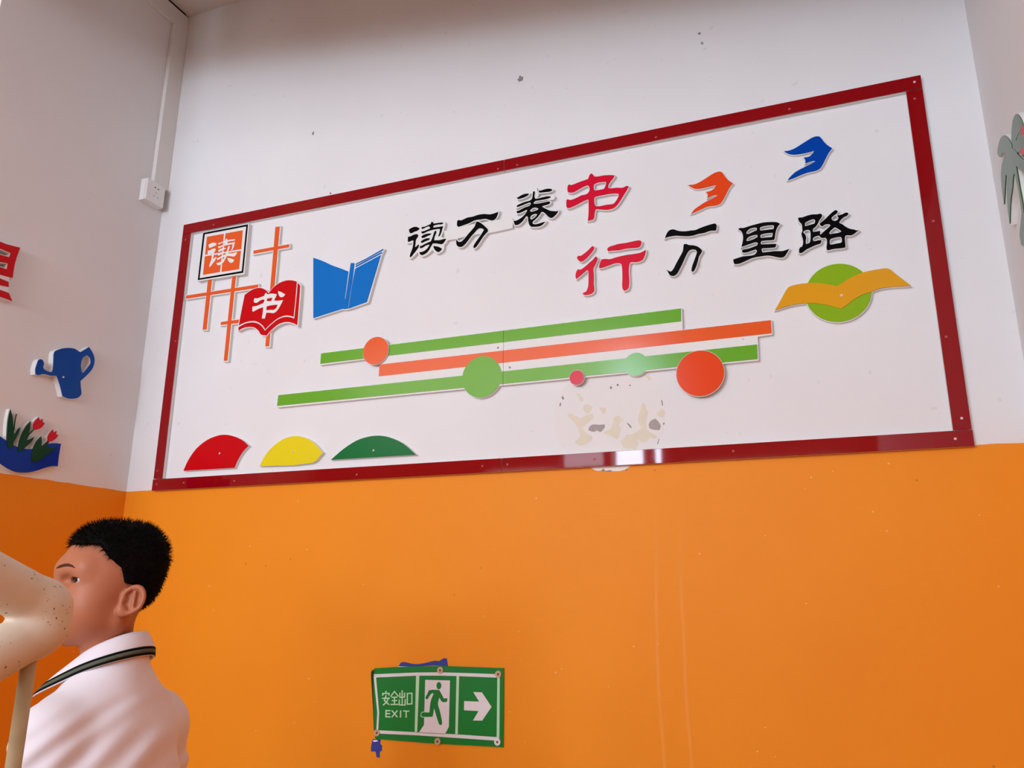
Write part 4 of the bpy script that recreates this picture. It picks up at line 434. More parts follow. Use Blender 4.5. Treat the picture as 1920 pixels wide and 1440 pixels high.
# rear wall with the tall stair window and the added fill openings
M_alu = mat('white_window_frame', (225, 225, 225), 0.4)
rear = bmesh.new()
xs = sorted({HALL_X, RIGHT_X} | {v for w in WINDOWS for v in w[:2]}); zs = sorted({-3.2, HALL_Z} | {v for w in WINDOWS for v in w[2:]})
for x0, x1 in zip(xs, xs[1:]):
    for z0, z1 in zip(zs, zs[1:]):
        if not any(w[0] <= x0 and x1 <= w[1] and w[2] <= z0 and z1 <= w[3] for w in WINDOWS):
            box_bm(rear, (x0, RY - .16, z0), (x1, RY, z1))
structure(bmobj('wall_rear', rear, M_hall))
for nm, (x0, x1, z0, z1), mull in [('window_%d' % (i + 1), w, 3 if w[1] - w[0] > 2 else 0) for i, w in enumerate(WINDOWS)]:
    wf = bmesh.new()
    bars_ = [((x0, z0), (x0 + .03, z1)), ((x1 - .03, z0), (x1, z1)), ((x0, z0), (x1, z0 + .03)), ((x0, z1 - .03), (x1, z1))]
    for k in range(mull):
        xc = x0 + (x1 - x0) * (k + 1) / (mull + 1); bars_.append(((xc - .02, z0), (xc + .02, z1)))
    for lo, hi in bars_: box_bm(wf, (lo[0], RY - .1, lo[1]), (hi[0], RY - .05, hi[1]))
    structure(bmobj(nm, wf, M_alu))  # the added low, stair and side fill openings get frames too
# unseen overhead beam, added and sloped to shade the upper wall
bm = bmesh.new(); box_bm(bm, (LEFT_X, -1.2, BEAM_Z), (RIGHT_X, -1.0, HALL_Z))
for v in bm.verts:
    if v.co.x > 1 and v.co.z < 2: v.co.z = BEAM_Z2
structure(bmobj('shading_beam', bm, M_ceil))
# the two stair flights behind the camera, up on one side of the rail, down on the other
st = bmesh.new(); dn = bmesh.new()
for k in range(8):
    box_bm(st, (LEFT_X, -1.62 - .29 * (k + 1), FLOOR_Z - .12 + .155 * k), (1.2, -1.62 - .29 * k, FLOOR_Z + .155 * (k + 1)))
    box_bm(dn, (1.32, -1.62 - .29 * (k + 1), FLOOR_Z - .16 - .155 * (k + 1)), (RIGHT_X, -1.62 - .29 * k, FLOOR_Z - .155 * (k + 1)))
box_bm(st, (LEFT_X, RY, FLOOR_Z + 1.12), (1.2, -1.62 - .29 * 8, FLOOR_Z + 1.24))
box_bm(dn, (1.2, RY, FLOOR_Z - 1.5), (RIGHT_X, -1.62 - .29 * 8, FLOOR_Z - 1.24))
structure(bmobj('floor_upper_flight', st, M_floor)); structure(bmobj('floor_lower_flight', dn, M_floor))

# damage on the back wall: the ghost of a lost disc, glue, mortar, chips and plug holes
plate('disc_scar', M_ghost, [T['ghost']], d1=.0004, parent=wall_back)
for L in T['flakes']: plate('glue_residue', M_putty, [L], d0=.0004, d1=.0009, parent=wall_back)
for L in T['greys']: plate('mortar_patch', M_grey, [L], d0=.0004, d1=.0010, parent=wall_back)
for L in T['rim']: plate('grime_spot', M_dirt, [L], d0=.0002, d1=.0008, parent=wall_back)
plate('plaster_chip', M_plaster, [T['scar']], d1=.0007, parent=wall_back)
for L in T['scar_dark']: plate('grime_spot', M_dirt, [L], d0=.0006, d1=.0010, parent=wall_back)
for k, (a, b) in enumerate(T['marks']):
    r = (.011, .0045, .005, .006)[k]
    L = [(a + r * (1 + .35 * math.sin(i * 2.3 + k)) * .8 * math.cos(i * math.pi / 6), b + r * (1 + .3 * math.cos(i * 1.7 + k)) * math.sin(i * math.pi / 6)) for i in range(12)]
    pm = plate('plug_hole', (M_dirt if k != 2 else M_grey), [L], d1=.0006, parent=wall_back)
plate('plaster_chip', M_plaster, [T['white_top']], d1=.0005, parent=wall_back)
plate('blue_paint_remnant', M_bluepaint, [T['blue_top']], d1=.0007, parent=wall_back, corner=30)
plate('blue_paint_remnant', M_bluepaint, [T['blue_low']], d1=.0007, parent=wall_back, corner=30)
plate('plaster_chip', M_plaster, [T['white_low']], d0=.0006, d1=.0011, parent=wall_back)

# ------------------------------------------------------------------ the red border
BW = .0385; W_, H_ = 2.44, .978; SEAM = 1.272
bd = empty('display_border', (1.22, 0.0, 0), 'dark red glossy rectangular border of screwed strips around the slogan display', 'border')
def strip(x0, z0, x1, z1):
    b = box('foam_strip', (x0 + .0005, .001, z0 + .0005), (x1 - .0005, WALL_Y - .0013, z1 - .0005), M_foam, bd)
    f = box('red_strip', (x0, -.0015, z0), (x1, .001, z1), M_red_frame, bd, .0006)
    return f
g = .0008
fr = [strip(-.002, 0, SEAM - g, BW), strip(SEAM + g, .0, W_ + .001, BW), strip(0, H_ - BW, SEAM - g, H_), strip(SEAM + g, H_ - BW, W_, H_),
      strip(0, BW + 2 * g, BW - .001, H_ - BW - g), strip(W_ - BW, BW + 2 * g, W_, H_ - BW - 2 * g)]
for a, b in T['screws_frame']:
    if b < BW: par = fr[0] if a < SEAM else fr[1]
    elif b > H_ - BW: par = fr[2] if a < SEAM else fr[3]
    else: par = fr[4] if a < 1 else fr[5]
    dome('screw', a, b, WALL_Y + .0015, .0034, .0018, M_screw if a > 2.3 and (b < .2 or b > .93) else M_rscrew, parent=None).parent = par

# ------------------------------------------------------------------ slogan characters
def cutout(name, label, cat, outer, holes, m, group=None, base=(), off=.0032, mp=to_back, t=.012, screws=(), face='coloured_face'):
    pts = [q for L in outer for q in L]
    ca = sum(q[0] for q in pts) / len(pts); cb = sum(q[1] for q in pts) / len(pts)
    e = empty(name, mp(ca, cb, 0), label, cat, group)
    plate('foam_backing', M_foam, list(outer) + list(base), holes, 0, t, off, mp, e)
    plate(face, m, outer, holes, t, t + .002, 0, mp, e)
    for a, b in screws: dome('screw', a, b, t + .002, .0035, .0018, M_screw, mp, e)
    return e
G = 'slogan characters'
for key, col, lab in (
    ('du', M_black, 'small black brush-style character beginning the upper line of the slogan'),
    ('wan', M_black, 'black two-stroke-group character joined by white strip, second of the upper line'),
    ('juan', M_black, 'dense black character just before the red one in the upper line'),
    ('shu', M_crimson, 'large crimson boxy character ending the upper line of the slogan'),
    ('xing', M_crimson, 'large crimson character of separate strokes beginning the lower line'),
    ('wan2', M_black, 'black character with one wide bar on top, second of the lower line'),
    ('li', M_black, 'black ladder-like gridded character in the lower line, third along'),
    ('lu', M_black, 'black angular character ending the lower line, above the gold winged disc')):
    d = T[key]
    thick = .012 if key in ('du', 'wan', 'juan') else .010
    if key in ('du', 'wan', 'juan'): cutout('slogan_character', lab, 'character', d['o'], d['h'], col, G, d['b'], .0036)
    else: cutout('slogan_character', lab, 'character', d['o'], d['h'], col, G, d['b'], .0022)
sp = plate('backing_strip', M_foam, T['strip'], d1=.0112)
tag(sp, 'bare white foam strip linking the first three small black characters', 'strip')

# ------------------------------------------------------------------ birds, blue book, winged disc, fans
cutout('flying_bird', 'orange flying bird cut-out above the lower slogan line', 'bird', [T['bird_orange']], [], M_vermil, 'flying birds', off=.0018, t=.009)
cutout('flying_bird', 'blue flying bird cut-out, highest on the board', 'bird', [T['bird_blue']], [], M_blue2, 'flying birds', off=.0018, t=.009)
bb = empty('blue_open_book', to_back(.62, .6, 0), 'blue open book cut-out with white page lines beside the orange lattice', 'book')
plate('foam_backing', M_foam, [T['bb_base']], d1=.012, off=.001, parent=bb, corner=25)
plate('book_cover', M_blue, [T['bb_left']], d0=.012, d1=.014, parent=bb, corner=25)
plate('book_page', M_blue, [T['bb_right']], d0=.012, d1=.014, parent=bb, corner=25)
for k in ('bb_bar1', 'bb_bar2'): plate('page_edge', M_blue, [T[k]], d0=.012, d1=.014, parent=bb, smooth=False)
cx, cz, rx, rz = T['sun_c']
sn = empty('winged_disc', to_back(cx, cz, 0), 'lime green disc crossed by a golden open-book wing near the red border', 'emblem')
rs = (rx + rz) / 2
plate('foam_backing', M_foam, [ring(cx, cz, rs), T['sun_w']], d1=.010, off=.0018, parent=sn)
plate('green_disc', M_green2, [ring(cx, cz, rs)], d0=.010, d1=.012, parent=sn, smooth=False)
plate('gold_wing', M_gold, [T['sun_w']], d0=.012, d1=.014, parent=sn)
for a, b in T['sc_sun']: dome('screw', a, b, .014, .004, .002, M_screw, parent=sn)
for k, col, lab, sc in (('fan_r', M_red, 'red segment cut-out with concave notch, first of the three low hills', 0), ('fan_y', M_yellow, 'yellow segment cut-out with clipped corner, middle of the three low hills', 1), ('fan_g', M_dgreen, 'dark green dome segment cut-out, last of the three low hills', 2)):
    cutout('hill_segment', lab, 'segment', [T[k]], [], col, 'hill segments above the lower border', off=.0008, screws=[T['sc_fan'][sc]], t=.011)

# ------------------------------------------------------------------ orange lattice, framed character and red book
def lattice(keys, label):
    pts = [q for k in keys for q in T[k]]
    e = empty('orange_lattice', to_back(sum(q[0] for q in pts) / len(pts), sum(q[1] for q in pts) / len(pts), 0), label, 'lattice', 'orange lattices')
    plate('foam_backing', M_foam, [T[k] for k in keys], d1=.0115, off=.004, parent=e, smooth=False)
    for i, k in enumerate(keys): plate('orange_bar', M_orange, [T[k]], d0=.0115, d1=.0134 + .0001 * i, parent=e, smooth=False)
lattice(('lat_v1', 'lat_v2', 'lat_h1', 'lat_h2'), 'orange lattice of four thin crossing bars hanging under the framed character')
lattice(('lat_v3', 'lat_h3'), 'tall orange cross of two bars rising behind the small red book')
pl = empty('framed_character', to_back(.2, .8, 0), 'white square plaque with black outline and white character on orange quarters', 'plaque')
plate('foam_backing', M_foam, [T['pn_base']], d0=.0139, d1=.018, off=.0005, parent=pl, smooth=False)
plate('foam_backing', M_foam, [T['pn_base']], [offset_loop(ccw(T[k]), .0046) for k in ('lat_v1', 'lat_v2')], 0, .0138, 0, parent=pl, smooth=False)
plate('black_outline', M_black, [T['pn_out']], [T['pn_in']], .018, .0186, parent=pl, smooth=False)
for q in T['pn_q']: plate('orange_quarter', M_orange, [q], d0=.018, d1=.0186, parent=pl, smooth=False)
plate('white_character', M_print, T['pn_gl']['o'], [], .0186, .0190, .0004, parent=pl)
rb = empty('red_book', to_back(.5, .58, 0), 'small red open book cut-out with white character across the orange cross', 'book')
plate('foam_backing', M_foam, [T['bk_base']], d0=.0144, d1=.0155, off=.0004, parent=rb, corner=40)
plate('book_page', M_red, [T['bk_up']], d0=.0155, d1=.017, parent=rb, corner=40)
plate('page_edge', M_red, [T['bk_low']], d0=.0155, d1=.017, parent=rb, corner=40)
plate('white_character', M_print, T['bk_gl']['o'], T['bk_gl']['h'], .017, .0174, parent=rb)
plate('foam_backing', M_foam, [T['bk_base']], [offset_loop(ccw(T[k]), .0046) for k in ('lat_v1', 'lat_v2', 'lat_h1', 'lat_h2', 'lat_v3', 'lat_h3')], 0, .0143, 0, parent=rb, corner=40)

# ------------------------------------------------------------------ striped panel with its discs
sx = T['seam']
sp = empty('striped_panel', to_back(1.3, .3, 0), 'long white panel of green, orange and green stripes across the display', 'panel')
def grow(L, d): return offset_loop(L if area2(L) > 0 else L[::-1], d)
gx, gz, gr, _ = T['c_green']; hx, hz, hr, _ = T['c_small']
for less in (True, False):
    s = sx - .0006 if less else sx + .0006
    ls = [clip_x(grow(T['st_base'], .0012), s, less)]
    ls.append(ring(gx, gz, gr + .0012) if less else ring(hx, hz, hr + .0012))
    plate('foam_panel', M_foam, ls, d1=.012, parent=sp, smooth=False)
    for k, m_ in (('st_g1', M_green), ('st_o', M_orange)):
        plate('green_stripe' if k == 'st_g1' else 'orange_stripe', m_, [clip_x(T[k], s, less)], d0=.012, d1=.0136, parent=sp, smooth=False)
    plate('green_stripe', M_green, [clip_x(T['st_g2'], s, less), ring(gx, gz, gr) if less else ring(hx, hz, hr)], d0=.012, d1=.0138, parent=sp, smooth=False)
for a, b in T['sc_st']: dome('screw', a, b, .0136 if b > .45 else .012, .003, .0016, M_screw if a > 1.5 else M_dirt, parent=sp)
for key, m_, lab in (('c_orangeL', M_orange, 'small orange disc fixed over the upper green stripe'), ('c_crim', M_crimson, 'tiny crimson disc fixed below the lower green stripe'), ('c_orangeR', M_vermil, 'large glossy orange-red disc fixed over the lower green stripe end')):
    a, b, r1, r2 = T[key]; r = (r1 + r2) / 2
    e = empty('stripe_disc', to_back(a, b, .0138), lab, 'disc', 'discs on the striped panel')
    plate('foam_backing', M_foam, [ring(a, b, r + .0012)], d0=.0140, d1=.0182, parent=e, smooth=False)
    plate('coloured_face', m_, [ring(a, b, r)], d0=.0182, d1=.0198, parent=e, smooth=False)

# ------------------------------------------------------------------ exit sign
ex = empty('exit_sign', to_back(1.1, -.62, 0), 'worn green EXIT sign with running figure and arrow screwed to orange wall', 'sign')
plate('sign_plate', M_sgreen, [T['ex_plate']], d0=.001, d1=.004, parent=ex, corner=20)
# bent-back edge, the shade of its curl put into a dark colour
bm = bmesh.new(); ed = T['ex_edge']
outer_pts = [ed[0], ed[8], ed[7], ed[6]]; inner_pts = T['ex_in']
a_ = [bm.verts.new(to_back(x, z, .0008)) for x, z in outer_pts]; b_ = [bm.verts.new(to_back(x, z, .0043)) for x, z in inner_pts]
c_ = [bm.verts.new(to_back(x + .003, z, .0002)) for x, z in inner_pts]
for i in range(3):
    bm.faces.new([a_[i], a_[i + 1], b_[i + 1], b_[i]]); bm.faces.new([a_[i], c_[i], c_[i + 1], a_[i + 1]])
bmobj('bent_edge', bm, M_sshade, ex)
for k, q in enumerate(T['ex_ring']):
    plate('luminous_strip' if k in (3, 5, 6) else 'white_strip', M_lumin if k in (3, 5, 6) else M_swhite, [q], d0=.004, d1=.0044, parent=ex, smooth=False)
plate('door_shape', M_swhite, [T['ex_door']], d0=.004, d1=.0044, parent=ex, smooth=False)
plate('foot_outline', M_lumin, [T['ex_foot_w']], d0=.0044, d1=.0045, parent=ex)
fig = plate('running_figure', M_sgreen, [T['ex_man']], d0=.0044, d1=.0048, parent=ex, corner=60)
plate('figure_foot', M_sgreen, [T['ex_foot']], d0=.0045, d1=.0049, parent=ex)
hx_, hz_, h1, h2 = T['ex_head']
plate('figure_head', M_sgreen, [ring(hx_, hz_, h1 * .95, 24, h2)], d0=.0044, d1=.0048, parent=ex, smooth=False)
plate('arrow', M_swhite, [T['ex_arrow']], d0=.004, d1=.0044, parent=ex, smooth=False)
plate('chinese_lettering', M_lumin, T['ex_cjk'], d0=.004, d1=.0044, parent=ex, smooth=False)
plate('latin_lettering', M_lumin, T['ex_exit'], d0=.004, d1=.0044, parent=ex, smooth=False)
for k, (a, b) in enumerate(T['ex_rivets']):
    w = plate('washer', M_washer if k != 4 else M_swhite, [ring(a, b, .0088, 24)], [ring(a, b, .003, 12)], .004, .0068, parent=ex, smooth=False)
    s = dome('screw', a, b, .0045, .0036, .0032, M_rust, parent=None)
    s.parent = w

# ------------------------------------------------------------------ socket and cable trunking on the left wall
so = empty('wall_socket', (LEFT_X, -.057, 1.1), 'white square surface-mounted power socket low on cable trunking in the corner', 'socket')
box('back_box', (LEFT_X, -.099, 1.056), (LEFT_X + .024, -.014, 1.141), M_plastic, so, .003)
box('face_plate', (LEFT_X + .0242, -.0995, 1.0555), (LEFT_X + .034, -.0135, 1.1415), M_plastic, so, .004)
for y, z, r in ((-.062, 1.118, .0027), (-.047, 1.118, .0027)):
    plate('pin_hole', M_hole, [ring(y, z, r, 12)], d0=.034, d1=.0343, mp=to_left, parent=so, smooth=False)
for y, z, an in ((-.0545, 1.099, 90), (-.064, 1.084, 30), (-.045, 1.084, 150)):
    ca, sa = math.cos(math.radians(an)), math.sin(math.radians(an))
    L = [(y + ca * u - sa * v, z + sa * u + ca * v) for u, v in ((-.004, -.0012), (.004, -.0012), (.004, .0012), (-.004, .0012))]
    plate('pin_slot', M_grey, [L], d0=.034, d1=.0343, mp=to_left, parent=so, smooth=False)
plate('indicator_dot', M_grey, [ring(-.086, 1.082, .0018, 10)], d0=.034, d1=.0343, mp=to_left, parent=so, smooth=False)
M_trunk = mat('painted_trunking', (230, 226, 222), 0.5, 0.4, 0.03, 10)
tr = empty('cable_trunking', (LEFT_X, -.03, 1.5), 'white painted cable trunking running from ceiling down the corner to socket', 'trunking')
box('vertical_run', (LEFT_X, -.056, 1.142), (LEFT_X + .018, WALL_Y - .0006, 1.842), M_trunk, tr, .0015)
box('horizontal_run', (LEFT_X, -2.4, 1.843), (LEFT_X + .016, WALL_Y - .0006, 1.915), M_trunk, tr, .0015)
box('ceiling_gap', (LEFT_X + .001, -2.4, 1.9152), (LEFT_X + .014, -.004, 1.9235), M_hole, tr)

# ------------------------------------------------------------------ cut-outs on the left and right walls
cutout('red_sign_character', 'glossy red thick character cut-out on the side wall, cut off by picture edge', 'character', T['red']['o'], T['red']['h'], M_red, None, T['red']['b'], .0025, to_left, .024)
cutout('watering_can', 'royal blue watering can cut-out on the side wall', 'watering can', T['can']['o'], T['can']['h'], M_can, None, (), .001, to_left, .020, screws=[(-.3085, .3289)])
tu = empty('tulip_bed', to_left(-.45, .1, 0), 'blue wave-shaped cut-out with dark leaves and two red tulips', 'flower bed')
plate('foam_backing', M_foam, [T['wave'], T['leaf1'], T['leaf2'], T['leaf3'], T['flower1'], T['flower2'], T['stem1']], d1=.014, off=.001, mp=to_left, parent=tu)
plate('blue_wave', M_wave, [T['wave']], d0=.014, d1=.016, mp=to_left, parent=tu)
for k in ('leaf1', 'leaf2', 'leaf3'): plate('tulip_leaf', M_leaf, [T[k]], d0=.016 if k != 'x' else 0, d1=.0175, mp=to_left, parent=tu)
plate('tulip_stem', M_leaf, [T['stem1']], d0=.014, d1=.0172, mp=to_left, parent=tu)
for k in ('flower1', 'flower2'): plate('tulip_flower', M_tulip, [T[k]], d0=.014, d1=.0178, mp=to_left, parent=tu)
pa = empty('palm_tree', to_right(-.2, .55, 0), 'grey-green palm tree cut-out at the edge of the facing side wall', 'palm tree')
plate('foam_backing', M_foam, T['palm'] + T['palm_trunk'], d1=.012, off=.0015, mp=to_right, parent=pa)
for k, L in enumerate(T['palm']): plate('palm_frond', M_palm, [L], d0=.012, d1=.0134 + .0004 * k, mp=to_right, parent=pa)
for L in T['palm_trunk']: plate('palm_trunk', M_palm, [L], d0=.012, d1=.0150, mp=to_right, parent=pa)
for L in T['coco']: plate('coconut', M_tulip, [L], d0=.012, d1=.0156, mp=to_right, parent=pa)

# ------------------------------------------------------------------ smooth solids
def sd_ell(P, c, r):
    q = (P - np.array(c, np.float32)) / np.array(r, np.float32); k0 = np.linalg.norm(q, axis=-1)
    k1 = np.linalg.norm(q / np.array(r, np.float32), axis=-1); return k0 * (k0 - 1) / np.maximum(k1, 1e-6)
def sd_cone(P, a, b, r0, r1):
    a = np.array(a, np.float32); b = np.array(b, np.float32); d = b - a
    t = np.clip(((P - a) @ d) / (d @ d), 0, 1); return np.linalg.norm(P - a - t[..., None] * d, axis=-1) - (r0 + (r1 - r0) * t)
def smin(a, b, k):
    h = np.clip(.5 + .5 * (b - a) / k, 0, 1); return b * (1 - h) + a * h - k * h * (1 - h)
def smax(a, b, k): return -smin(-a, -b, k)
def nets(fn, lo, hi, st):
    lo = np.array(lo, np.float32); n = np.ceil((np.array(hi) - lo) / st).astype(int) + 1
    ax = [lo[i] + st * np.arange(n[i], dtype=np.float32) for i in range(3)]
    D = np.empty(n, np.float32)
    for i0 in range(0, n[0], 24):
        g = np.stack(np.meshgrid(ax[0][i0:i0 + 24], ax[1], ax[2], indexing='ij'), -1); D[i0:i0 + 24] = fn(g)
    S = D < 0; acc = np.zeros(tuple(n - 1) + (3,), np.float32); cnt = np.zeros(tuple(n - 1), np.float32)
    sl = lambda o: tuple(slice(o[i], n[i] - 1 + o[i]) for i in range(3))
    cor = [(i, j, k) for i in (0, 1) for j in (0, 1) for k in (0, 1)]
    for a in cor:
        for b in cor:
            if a < b and sum(abs(a[i] - b[i]) for i in range(3)) == 1:
                da, db = D[sl(a)], D[sl(b)]; ms = S[sl(a)] != S[sl(b)]
                t = np.where(ms, da / np.where(ms, da - db, 1), 0)
                for i in range(3): acc[..., i] += np.where(ms, a[i] + t * (b[i] - a[i]), 0)
                cnt += ms
    act = cnt > 0; idx = -np.ones(act.shape, int); idx[act] = np.arange(act.sum())
    V = (np.stack(np.nonzero(act), -1) + acc[act] / cnt[act][:, None]) * st + lo
    F = []
    for d in range(3):
        u, v = (d + 1) % 3, (d + 2) % 3
        s0 = [slice(1, n[i] - 1) for i in range(3)]; s0[d] = slice(0, n[d] - 1); s1 = list(s0); s1[d] = slice(1, n[d])
        A, Bq = S[tuple(s0)], S[tuple(s1)]; ii = np.stack(np.nonzero(A != Bq), -1); fl = A[A != Bq]
        base = ii.copy(); base[:, u] += 1; base[:, v] += 1
        def at(du, dv):
            q = base.copy(); q[:, u] -= du; q[:, v] -= dv; return idx[q[:, 0], q[:, 1], q[:, 2]]
        q = np.stack([at(1, 1), at(0, 1), at(0, 0), at(1, 0)], -1); q[~fl] = q[~fl][:, ::-1]; F.append(q)
    return V, np.concatenate(F)

POST_TOP = (1.286, -1.4, -.41)
# ------------------------------------------------------------------ stair handrail
def rail_mat():
    mt = mat('chipped_cream_paint', (220, 206, 186), 0.5, 0.45, 0.06, 9, 0.05, 60); nt = mt.node_tree; b = nt.nodes['Principled BSDF']
    src = b.inputs['Base Color'].links[0].from_socket
    g_ = nt.nodes.new('ShaderNodeNewGeometry'); n = nt.nodes.new('ShaderNodeTexNoise'); n.inputs['Scale'].default_value = 230; n.inputs['Detail'].default_value = 3
    n2 = nt.nodes.new('ShaderNodeTexNoise'); n2.inputs['Scale'].default_value = 26; n2.inputs['Detail'].default_value = 2
    a = nt.nodes.new('ShaderNodeMath'); a.operation = 'GREATER_THAN'; a.inputs[1].default_value = 0.68
    c = nt.nodes.new('ShaderNodeMath'); c.operation = 'GREATER_THAN'; c.inputs[1].default_value = 0.5
    d = nt.nodes.new('ShaderNodeMath'); d.operation = 'MULTIPLY'
    nt.links.new(g_.outputs['Position'], n.inputs['Vector']); nt.links.new(g_.outputs['Position'], n2.inputs['Vector'])
    nt.links.new(n.outputs['Fac'], a.inputs[0]); nt.links.new(n2.outputs['Fac'], c.inputs[0])
    nt.links.new(a.outputs[0], d.inputs[0]); nt.links.new(c.outputs[0], d.inputs[1])
    mx = nt.nodes.new('ShaderNodeMix'); mx.data_type = 'RGBA'; mx.inputs[7].default_value = lin((110, 92, 74))
    nt.links.new(d.outputs[0], mx.inputs[0]); nt.links.new(src, mx.inputs[6]); nt.links.new(mx.outputs[2], b.inputs['Base Color'])
    return mt
M_rail = rail_mat(); M_post = mat('grubby_post_paint', (190, 170, 132), 0.5, 0.4, 0.25, 40, 0.06, 80)
RX_ = 1.286
hr = empty('stair_handrail', (RX_, -1.41, FLOOR_Z), 'thick cream painted pipe handrail turning back on itself, paint chipped', 'handrail')
def f_rail(P):
    u0, l0 = (RX_, -1.405, -.343), (RX_, -1.405, -.381)
    d = sd_cone(P, u0, (RX_, -2.2, -.343 + .792 * .42), .0268, .0268)
    d = smin(d, sd_cone(P, l0, (RX_, -2.2, -.381 - .795 * .478), .0268, .0268), .002)
    return smin(d, sd_cone(P, (RX_, -1.392, -.352), (RX_, -1.392, -.371), .0300, .0300), .012)
Vp, Fp = nets(f_rail, (RX_ - .045, -2.25, -.82), (RX_ + .045, -1.35, .06), .004)
pipe = meshobj('rail_pipe', np.asarray(Vp) - np.array(hr.location), Fp, M_rail); pipe.parent = hr
pb = POST_TOP
bm = bmesh.new(); tube(bm, [(pb[0], pb[1], pb[2] + .02), (pb[0], pb[1], FLOOR_Z)], .0079, 16); bmobj('post', bm, M_post, hr, True)
bm = bmesh.new(); tube(bm, [(pb[0], pb[1], FLOOR_Z + .006), (pb[0], pb[1], FLOOR_Z)], .035, 20); bmobj('post_flange', bm, M_post, hr, False)

HEAD_U, HEAD_V, HEAD_D = 229, 1127, 1.43
HEAD_YAW, HEAD_PITCH, TORSO_YAW = -37, 0, 14
rh = Vector((RIGHT.x, RIGHT.y, 0)).normalized(); fh = Vector((FWD.x, FWD.y, 0)).normalized(); UP = Vector((0, 0, 1))
HEAD = CAM + (FWD + RIGHT * ((HEAD_U - 960) / 1500) + DOWN * ((HEAD_V - 720) / 1500)) * HEAD_D
def frame(yaw, org, pitch=0.0):
    f = -rh * math.cos(math.radians(yaw)) + fh * math.sin(math.radians(yaw)); l = UP.cross(f)
    u = UP.copy()
    if pitch:
        q = Matrix.Rotation(math.radians(-pitch), 3, l); f = q @ f; u = q @ u
    return np.array([f, l, u]), np.array(org)
HF, HO = frame(HEAD_YAW, HEAD, HEAD_PITCH)
NECK = np.array([.004, 0, -.115]) @ HF + HO
HH = HF.copy(); HH[0] *= .885; HF[0] *= .86
TF, TO = frame(TORSO_YAW, NECK)
def place(V, fr): return np.asarray(V, float) @ fr[0] + fr[1]

EYES = [(.089, s * .0345, .036) for s in (1, -1)]
def f_head(P):
    d = sd_ell(P, (.026, 0, .052), (.094, .073, .086))
    d = smin(d, sd_ell(P, (.058, 0, .004), (.060, .064, .076)), .03)
    d = smin(d, sd_ell(P, (.088, 0, -.012), (.03, .04, .05)), .02)
    for s in (1, -1):
        d = smin(d, sd_cone(P, (.018, s * .046, -.030), (.092, s * .013, -.050), .021, .016), .025)
        d = smin(d, sd_ell(P, (.066, s * .040, -.014), (.036, .028, .036)), .02)
        d = smin(d, sd_cone(P, (.114, s * .008, .053), (.088, s * .046, .056), .008, .008), .03)
    d = smin(d, sd_ell(P, (.100, 0, -.048), (.017, .02, .013)), .018)
    for s, e in zip((1, -1), EYES):
        d = smax(d, -sd_ell(P, (.116, s * .036, .034), (.012, .018, .009)), .012)
        d = smin(d, sd_ell(P, e, (.0145, .0172, .0140)), .006)
        d = smax(d, -sd_ell(P, (e[0] + .007, s * .0395, .0352), (.015, .0165, .0052)), .0016)
    d = smin(d, sd_cone(P, (.117, 0, .040), (.131, 0, .004), .0055, .0095), .014)
    for s in (1, -1): d = smin(d, sd_ell(P, (.123, s * .0105, .000), (.008, .006, .006)), .006)
    d = smin(d, sd_ell(P, (.114, 0, -.022), (.009, .02, .005)), .006)
    d = smin(d, sd_ell(P, (.111, 0, -.030), (.009, .017, .0055)), .006)
    d = smax(d, -sd_ell(P, (.124, 0, -.026), (.006, .021, .0012)), .002)
    d = smin(d, sd_cone(P, (.016, 0, -.02), (.024, 0, -.17), .044, .047), .02)
    for s in (1, -1):
        c = np.array((.000, s * .0755, .001)); u = np.array((-.56, s * .16, .81)); u /= np.linalg.norm(u)
        v = np.array((-.80, s * .38, -.52)); v -= u * (v @ u); v /= np.linalg.norm(v); w = np.cross(u, v); w *= np.sign(w[1]) * s
        Q = P - c.astype(np.float32); q0, q1, q2 = Q @ u, Q @ v, Q @ w
        egg = .0215 - .006 * np.clip(-q0 / .03, 0, 1)
        k = np.sqrt((q0 / .0272) ** 2 + (q1 / egg) ** 2); out = .004 * np.clip(q1 / .02, -1, 1)
        rim = np.sqrt(((k - .88) * .024) ** 2 + (q2 - .004 - out * .0) ** 2) - .0046
        bowl = np.sqrt((np.clip(k - .7, 0, None) * .025) ** 2 + (q2 + .004) ** 2) - .0045
        anti = sd_cone(Q, u * .012 - v * .004 + w * .003, -u * .008 + v * .009 + w * .003, .0036, .0036)
        tragus = sd_ell(Q, -v * .014 - u * .006 + w * .002, (.006, .005, .007))
        lobe = sd_ell(Q, -u * .023 - v * .004 + w * .002, (.0105, .007, .0095))
        e = smin(smin(rim, bowl, .004), anti, .004); e = smin(e, lobe, .006); e = smin(e, tragus, .004)
        d = smin(d, e, .004)
    return d
def arm_pts(s):
    sh = np.array((.0, s * (.118 if s > 0 else .140), (-.092 if s > 0 else -.104)))
    el = sh + np.array((.0, s * .03, -.20)) if s > 0 else sh + np.array((.01, s * .050, -.2))
    wr = el + np.array((.09, -s * .01, -.15)); return sh, el, wr
